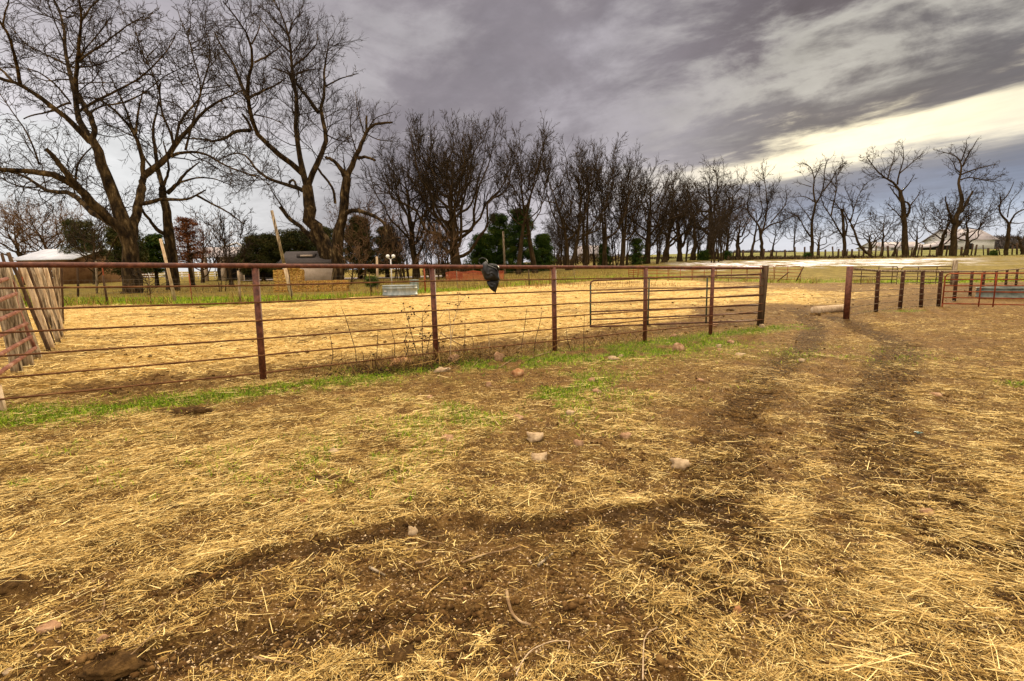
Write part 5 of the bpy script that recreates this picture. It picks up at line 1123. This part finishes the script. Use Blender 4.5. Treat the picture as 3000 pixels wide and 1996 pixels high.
traced(103, 'tall bare tree with an open airy crown, left of the leaning tree on the hill', [(zE_, [(405, 1310), (408, 1150), (400, 1050), (400, 930), (430, 850), (440, 770)], 32, 18), (zE_, [(440, 780), (410, 660), (430, 540), (400, 430), (330, 400)], 17, 4), (zE_, [(440, 770), (500, 680), (520, 560), (510, 450), (560, 360)], 15, 4), (zE_, [(430, 760), (370, 720), (330, 700), (230, 720)], 10, 4),
        (zE_, [(395, 1080), (330, 1010), (300, 900), (220, 870), (160, 840)], 15, 4), (zE_, [(395, 930), (350, 860), (270, 760)], 10, 3), (zE_, [(510, 660), (600, 540), (640, 420), (700, 430)], 12, 4), (zE_, [(425, 540), (480, 440), (480, 380)], 9, 3), (zE_, [(400, 620), (330, 600), (260, 580)], 8, 3)])
traced(102, 'bare tree with a thick stub and a leaning partner stem, centre of the hill row', [(zE_, [(706, 1290), (706, 1180), (703, 1070), (690, 1000), (680, 820)], 34, 20), (zE_, [(690, 1080), (640, 1000), (580, 890), (510, 800), (480, 700)], 16, 5), (zE_, [(580, 880), (600, 780), (630, 660), (620, 520), (690, 430)], 13, 4), (zE_, [(710, 1060), (740, 960), (700, 880), (640, 790), (600, 740)], 16, 6), (zE_, [(690, 1060), (620, 1040), (540, 1010)], 8, 4), (zE_, [(740, 950), (800, 850), (740, 700), (700, 620)], 10, 3)])
traced(101, 'bare tree whose lower trunk bends along the ground to the right', [(zE_, [(970, 1275), (910, 1230), (850, 1190), (810, 1100), (790, 990), (760, 970)], 26, 15), (zE_, [(790, 1000), (740, 920), (690, 830), (690, 800)], 13, 7), (zE_, [(790, 990), (850, 850), (880, 810)], 10, 4), (zE_, [(780, 970), (900, 930), (980, 880)], 9, 3), (zE_, [(760, 940), (800, 780), (860, 640), (890, 600)], 10, 3), (zE_, [(800, 1080), (740, 1070), (690, 1060)], 10, 6)])
traced(100, 'tall dark bare tree with the straightest thick trunk on the hill, crown bent left', [(zE_, [(1262, 1280), (1258, 1100), (1252, 920), (1240, 780), (1215, 700), (1215, 650)], 56, 30), (zE_, [(1215, 660), (1180, 600), (1110, 550), (1040, 520), (980, 450), (910, 350)], 22, 5), (zE_, [(1190, 600), (1200, 500), (1250, 380), (1240, 260)], 15, 4), (zE_, [(1100, 545), (1130, 430), (1165, 350), (1160, 280)], 12, 4), (zE_, [(1205, 640), (1140, 610), (1100, 590)], 14, 5),
        (zE_, [(1225, 760), (1170, 690), (1120, 620)], 17, 6), (zE_, [(1230, 660), (1290, 600), (1350, 500)], 13, 4), (zE_, [(1270, 900), (1310, 820), (1300, 770), (1260, 755)], 24, 14), (zE_, [(1310, 790), (1380, 700), (1400, 650)], 12, 4), (zE_, [(1250, 940), (1190, 860), (1100, 780)], 12, 4), (zE_, [(1205, 500), (1300, 420), (1440, 300)], 12, 4)])
traced(100, 'tall winding bare tree, highest crown of the right side, with a broken side stub', [(zE_, [(1695, 1280), (1702, 1100), (1715, 950), (1760, 830), (1790, 760), (1775, 690)], 56, 30), (zE_, [(1780, 700), (1745, 600), (1760, 500), (1790, 430), (1770, 380), (1740, 330), (1690, 320), (1600, 300)], 26, 5), (zE_, [(1790, 430), (1840, 320), (1880, 260), (1935, 170)], 15, 4), (zE_, [(1765, 490), (1720, 460), (1700, 380), (1665, 360)], 10, 4), (zE_, [(1770, 510), (1860, 470), (1960, 440), (2110, 410)], 14, 4),
        (zE_, [(1755, 560), (1850, 520), (1960, 560), (2090, 570)], 13, 4), (zE_, [(1705, 960), (1670, 870), (1640, 790), (1630, 710)], 24, 9), (zE_, [(1760, 860), (1820, 780), (1860, 690), (1880, 660)], 26, 16), (zE_, [(1730, 1100), (1820, 1050), (1900, 1020)], 12, 5), (zE_, [(1730, 990), (1800, 920), (1850, 880)], 14, 6), (zE_, [(1770, 390), (1830, 260), (1820, 190)], 10, 3)])
traced(99, 'bare tree forking into two crooked arms near the right edge', [(zE_, [(2180, 1260), (2200, 1100), (2222, 960), (2215, 950)], 36, 26), (zE_, [(2215, 960), (2150, 880), (2105, 850), (2130, 770), (2160, 740), (2130, 700)], 20, 8), (zE_, [(2225, 955), (2250, 880), (2300, 835), (2400, 820), (2500, 780)], 17, 6), (zE_, [(2160, 740), (2210, 690), (2240, 620), (2260, 570)], 10, 4), (zE_, [(2230, 950), (2290, 960), (2380, 940)], 10, 4), (zE_, [(2200, 900), (2220, 760), (2330, 640)], 9, 3)])
# background thicket: prototypes and copies
def copy_tree(o, loc, s_, rz, label):
    r_ = o.copy(); COL.objects.link(r_); r_.location = loc; r_.scale = (s_, s_, s_); r_.rotation_euler = (0, 0, rz); r_['label'] = label
    for c in o.children:
        d = c.copy(); COL.objects.link(d); d.parent = r_; d.matrix_parent_inverse = c.matrix_parent_inverse.copy()
    return r_
GT = 'thin young trees filling the tree line'
protos = []
for k, (sx, ty, hp, st) in enumerate([(1640, 560, 40, 2), (1740, 590, 36, 1), (1860, 600, 40, 2)]):
    protos.append((row_tree(sx, ty, hp, 82+k*3, ['thin forked young tree behind the right end of the pines', 'thin young tree under the third bare tree of the dense row', 'thin forked young tree under the fifth bare tree of the dense row'][k], 8, .3, 8, 0, st, .6, lv=LV_far, group=GT, name='young_tree'), gp(sx, 82+k*3)))
TL = 'thin young tree standing among many alike in the dense thicket of the tree line'
for k in range(52):
    o, b0 = protos[k % 3]; sx = rng.uniform(1600, 2120) if k < 40 else rng.uniform(1130, 1330); Y = rng.uniform(82, 112) if k < 40 else rng.uniform(62, 75); b = gp(sx, Y)
    if k >= 40: copy_tree(o, tuple(b), rng.uniform(.5, .8), rng.uniform(0, 6.28), 'small thin young tree in the scrub left of the wide crowned tree')
    else: copy_tree(o, tuple(b), rng.uniform(.6, 1.15), rng.uniform(0, 6.28), TL)
# scrub and low trees at the left background
LV_b = [dict(LV_med[0], dens=1.3, lo=.8), dict(LV_med[1], dens=2.0, lo=.4, hi=1.6), dict(LV_med[2], dens=2.0)]
GB = 'low twiggy trees of the left background'
row_tree(70, 590, 120, 76, 'low twiggy tree behind the log wall at the left edge', 18, .1, 20, -.05, 1, .05, lv=LV_b, Mc=M_twigb, group=GB)
row_tree(165, 572, 115, 78, 'round twiggy tree behind the pale barn roof', 20, .1, 20, 0, 1, .05, lv=LV_b, Mc=M_twigb, group=GB)
row_tree(275, 600, 90, 60, 'twiggy tree left of the thickest trunk, behind the farmhouse', 18, .1, 18, 0, 1, .1, lv=LV_b, group=GB)
row_tree(590, 620, 75, 60, 'reddish twiggy tree between the second big tree and the carport', 16, .1, 14, 0, 1, 0, lv=LV_b, Mc=M_twigb, group=GB)
row_tree(682, 585, 80, 48, 'slender twiggy tree in front of the carport', 14, .2, 14, .0, 2, .3, lv=LV_b, group=GB)
row_tree(655, 720, 40, 40, 'tiny bare sapling in front of the carport, behind the wire fence', 8, .1, 5, .0, 3, .4, lv=LV_far, group=GB, name='sapling')
row_tree(445, 795, 30, 35, 'small bare bush right of the thickest trunk foot', 8, .1, 5, .0, 3, .4, lv=LV_far, group=GB, name='sapling')
row_tree(1075, 590, 90, 62, 'pale twiggy tree behind the broken tree, left of the double lamp', 16, .15, 12, .0, 2, .3, lv=LV_b, Mc=M_twigb, group=GB)
row_tree(1030, 700, 60, 48, 'dead tangle of pale twigs right of the broken tree trunk', 12, .1, 8, .1, 2, .2, lv=LV_b, Mc=M_twigb, group=GB)
row_tree(1285, 640, 75, 56, 'reddish scrub tree at the foot of the wide crowned tree', 14, .1, 8, .0, 3, .2, lv=LV_b, Mc=M_twigb, group=GB)
row_tree(1180, 690, 60, 58, 'brown scrub tree just above the stock tank', 12, .1, 7, .0, 3, .2, lv=LV_b, Mc=M_twigb, group=GB)
# evergreens
def evergreen(cx, y0, y1, half, Y, label, cone=.5, Mx=M_green, n=9000, leaf=.16, name='evergreen_tree', dens=1.0, group='evergreens behind the pen', cat='tree', sparse=False):
    n = int(n*2.0); y1 = max(y1, 797) if cone > .24 and y1 > 785 else y1
    b = gp(cx, Y); zt = at(cx, y0, Y)[2]; z1 = at(cx, y1, Y)[2]; hw = half/1500*Y; H = zt-z1; t = thing(name, label, cat, group)
    r_ = .05*H+.05; MB().tube([b-(0, 0, .2), b+(rng.normal(0, .1), 0, H*.5), (b[0], b[1], zt-.3)], [r_, r_*.6, .03], 7).build('trunk', M_barkd, t, True)
    nc = int(210*dens); u = rng.random(nc)**.8; a_ = rng.uniform(0, 6.28, nc); prof = np.where(u < .12, .85+1.2*u, 1-(u-.18)/.82*(1-.12/1)*cone*1.6); prof = np.clip(prof, .08, 1)*rng.uniform(.55, 1.12, nc)
    rr = prof*hw*np.sqrt(rng.uniform(.15, 1, nc)); C = np.stack([b[0]+rr*np.cos(a_), b[1]+rr*np.sin(a_)*.9, z1+u*H], 1)
    mb = MB(); st = np.stack([np.stack([np.full(nc, b[0]), np.full(nc, b[1]), C[:, 2]-.15*rr], 1), (C+np.array([b[0], b[1], 0])*[1, 1, 0]+np.stack([0*u, 0*u, C[:, 2]-.1*rr], 1))/2, C], 1)
    V, Q = tubes(st, np.tile([.04, .025, .01], (nc, 1)), 3); MB().add(V, Q).build('limbs', M_barkd, t)
    k = rng.integers(0, nc, n); off = unit(rng.normal(0, 1, (n, 3)))*rng.random((n, 1))**.5*np.array([.40, .40, .26])*hw**.5*(.75 if sparse else .95)
    P = C[k]+off; d1 = unit(rng.normal(0, 1, (n, 3))); d2 = unit(np.cross(d1, rng.normal(0, 1, (n, 3)))); s_ = leaf*rng.uniform(.5, 1.3, n)[:, None]
    V = np.stack([P-d1*s_, P+d2*s_*.22, P+d1*s_, P-d2*s_*.22], 1).reshape(-1, 3); Q = np.arange(n*4).reshape(-1, 4)
    ti = np.clip(rng.random(nc)[k]*.6+rng.random(n)*.4, 0, 1)
    mesh_np('crown', V, Q, Mx, t, attrs={'tint': ('FLOAT', 'POINT', np.repeat(ti, 4))}); seat(t, tuple(b))
evergreen(770, 690, 800, 75, 64, 'broad low cedar left of the shed, dark green with brown tints', .25, Mx=M_cedar, n=16000)
evergreen(870, 680, 800, 90, 68, 'broad dark cedar directly behind the shed', .3, Mx=M_cedar, n=18000)
evergreen(955, 672, 800, 60, 70, 'dark cedar behind the tallest bare trunk', .35, Mx=M_cedar, n=11000)
evergreen(1055, 640, 800, 75, 66, 'dark conical cedar right of the broken tree', .55, Mx=M_cedar, n=16000)
evergreen(1135, 668, 800, 60, 70, 'dark cedar behind the double lamp', .5, Mx=M_cedar, n=12000)
evergreen(1415, 690, 800, 55, 72, 'low dark pine left of the utility pole', .4, n=11000)
evergreen(1465, 632, 800, 60, 74, 'tall green pine directly behind the utility pole', .45, n=14000)
evergreen(1525, 616, 800, 62, 72, 'tallest yellow green pine, right of the utility pole', .4, n=16000)
evergreen(1590, 690, 800, 45, 74, 'low dark pine at the right end of the pine group', .45, n=9000)
evergreen(375, 670, 800, 60, 50, 'dark holly like evergreen behind the thickest trunk', .3, Mx=M_cedar, n=9000)
evergreen(455, 690, 790, 45, 54, 'sparse evergreen right of the thickest trunk', .3, n=5000, sparse=True)
evergreen(560, 640, 770, 60, 52, 'tree hung with reddish brown dead leaves right of the second big tree', .4, Mx=M_leafbr, n=3500, leaf=.12, name='dead_leaf_tree', sparse=True)
evergreen(250, 650, 790, 75, 66, 'dark evergreen behind the farmhouse at left', .4, Mx=M_cedar, n=9000)
evergreen(1770, 715, 790, 24, 84, 'small dark cedar in the middle of the dense row', .4, n=3500)
evergreen(1865, 700, 790, 26, 84, 'dark ivy clad stump tree under the fifth bare tree', .3, n=3500)
evergreen(2060, 735, 775, 18, 96, 'small dark bush left of the heavy spreading tree', .2, n=1800, name='bush', cat='bush')
evergreen(2127, 738, 770, 18, 98, 'small dark bush right of the heavy spreading tree', .2, n=1800, name='bush', cat='bush')
evergreen(2362, 742, 762, 12, 99, 'tiny dark bush left of the tall open crowned tree', .2, n=900, name='bush', cat='bush')
evergreen(1087, 812, 838, 20, 34, 'small dark round bush left of the stock tank post', .2, n=1500, leaf=.07, name='bush', cat='bush')
evergreen(2905, 735, 762, 12, 99, 'tiny dark bush on the hedgerow at far right', .2, n=900, name='bush', cat='bush')
# distant wood on the hill, hedge bottom scrub (uncountable)
def cloudwood(segs, name, lab, M, n, leaf):
    P = []
    for (x0, x1, Y, y0, y1) in segs:
        m_ = int(n/len(segs)); sx = rng.uniform(x0, x1, m_); YY = Y+rng.uniform(-3, 12, m_); top = y0+10*(fbm(sx*.03, sx*0, 3, 5)-.3)
        sy = top+(y1-top)*rng.random(m_)**.8; P.append(np.array([at(a, b, c) for a, b, c in zip(sx, sy, YY)]))
    P = np.concatenate(P); n_ = len(P); d1 = unit(rng.normal(0, 1, (n_, 3))*(1, 1, 1.6)); d2 = unit(np.cross(d1, rng.normal(0, 1, (n_, 3)))); s_ = leaf*rng.uniform(.5, 1.4, n_)[:, None]
    V = np.stack([P-d1*s_, P+d2*s_*.16, P+d1*s_, P-d2*s_*.16], 1).reshape(-1, 3)
    tag(mesh_np(name, V, np.arange(n_*4).reshape(-1, 4), M, attrs={'tint': ('FLOAT', 'POINT', np.repeat(rng.random(n_), 4))}), lab, 'woodland', kind='stuff')
cloudwood([(2900, 3080, 230, 690, 738), (2715, 2800, 240, 706, 738), (2150, 2330, 260, 735, 745)], 'distant_wood', 'distant grey brown wood on the horizon at the right', mat('far_wood', [(0, (.05, .042, .038)), (.6, (.095, .08, .075)), (1, (.15, .13, .12))], attr='tint'), 16000, 1.0)
cloudwood([(1600, 1900, 108, 745, 795), (1900, 2140, 112, 752, 778), (1240, 1600, 80, 770, 805)], 'hedge_scrub', 'dark tangled scrub along the foot of the tree line and hedgerow', mat('scrub', [(0, (.020, .012, .006)), (.6, (.07, .045, .022)), (1, (.16, .11, .05))], attr='tint'), 26000, .38)
cloudwood([(2130, 3080, 97, 751, 764)], 'hedge_foot_scrub', 'dark low bramble line along the foot of the hedgerow on the hill', bpy.data.materials['scrub'], 26000, .40)
xs2 = rng.uniform(-30, 12, 5000); ys2 = rng.uniform(36, 62, 5000)
stalks(0, (xs2, ys2), .1, .45, .02, 'lawn_weeds', M_straw, 'scattered dry grass tufts on the winter lawn under the trees', 'weeds')
print('objects', len(bpy.data.objects))
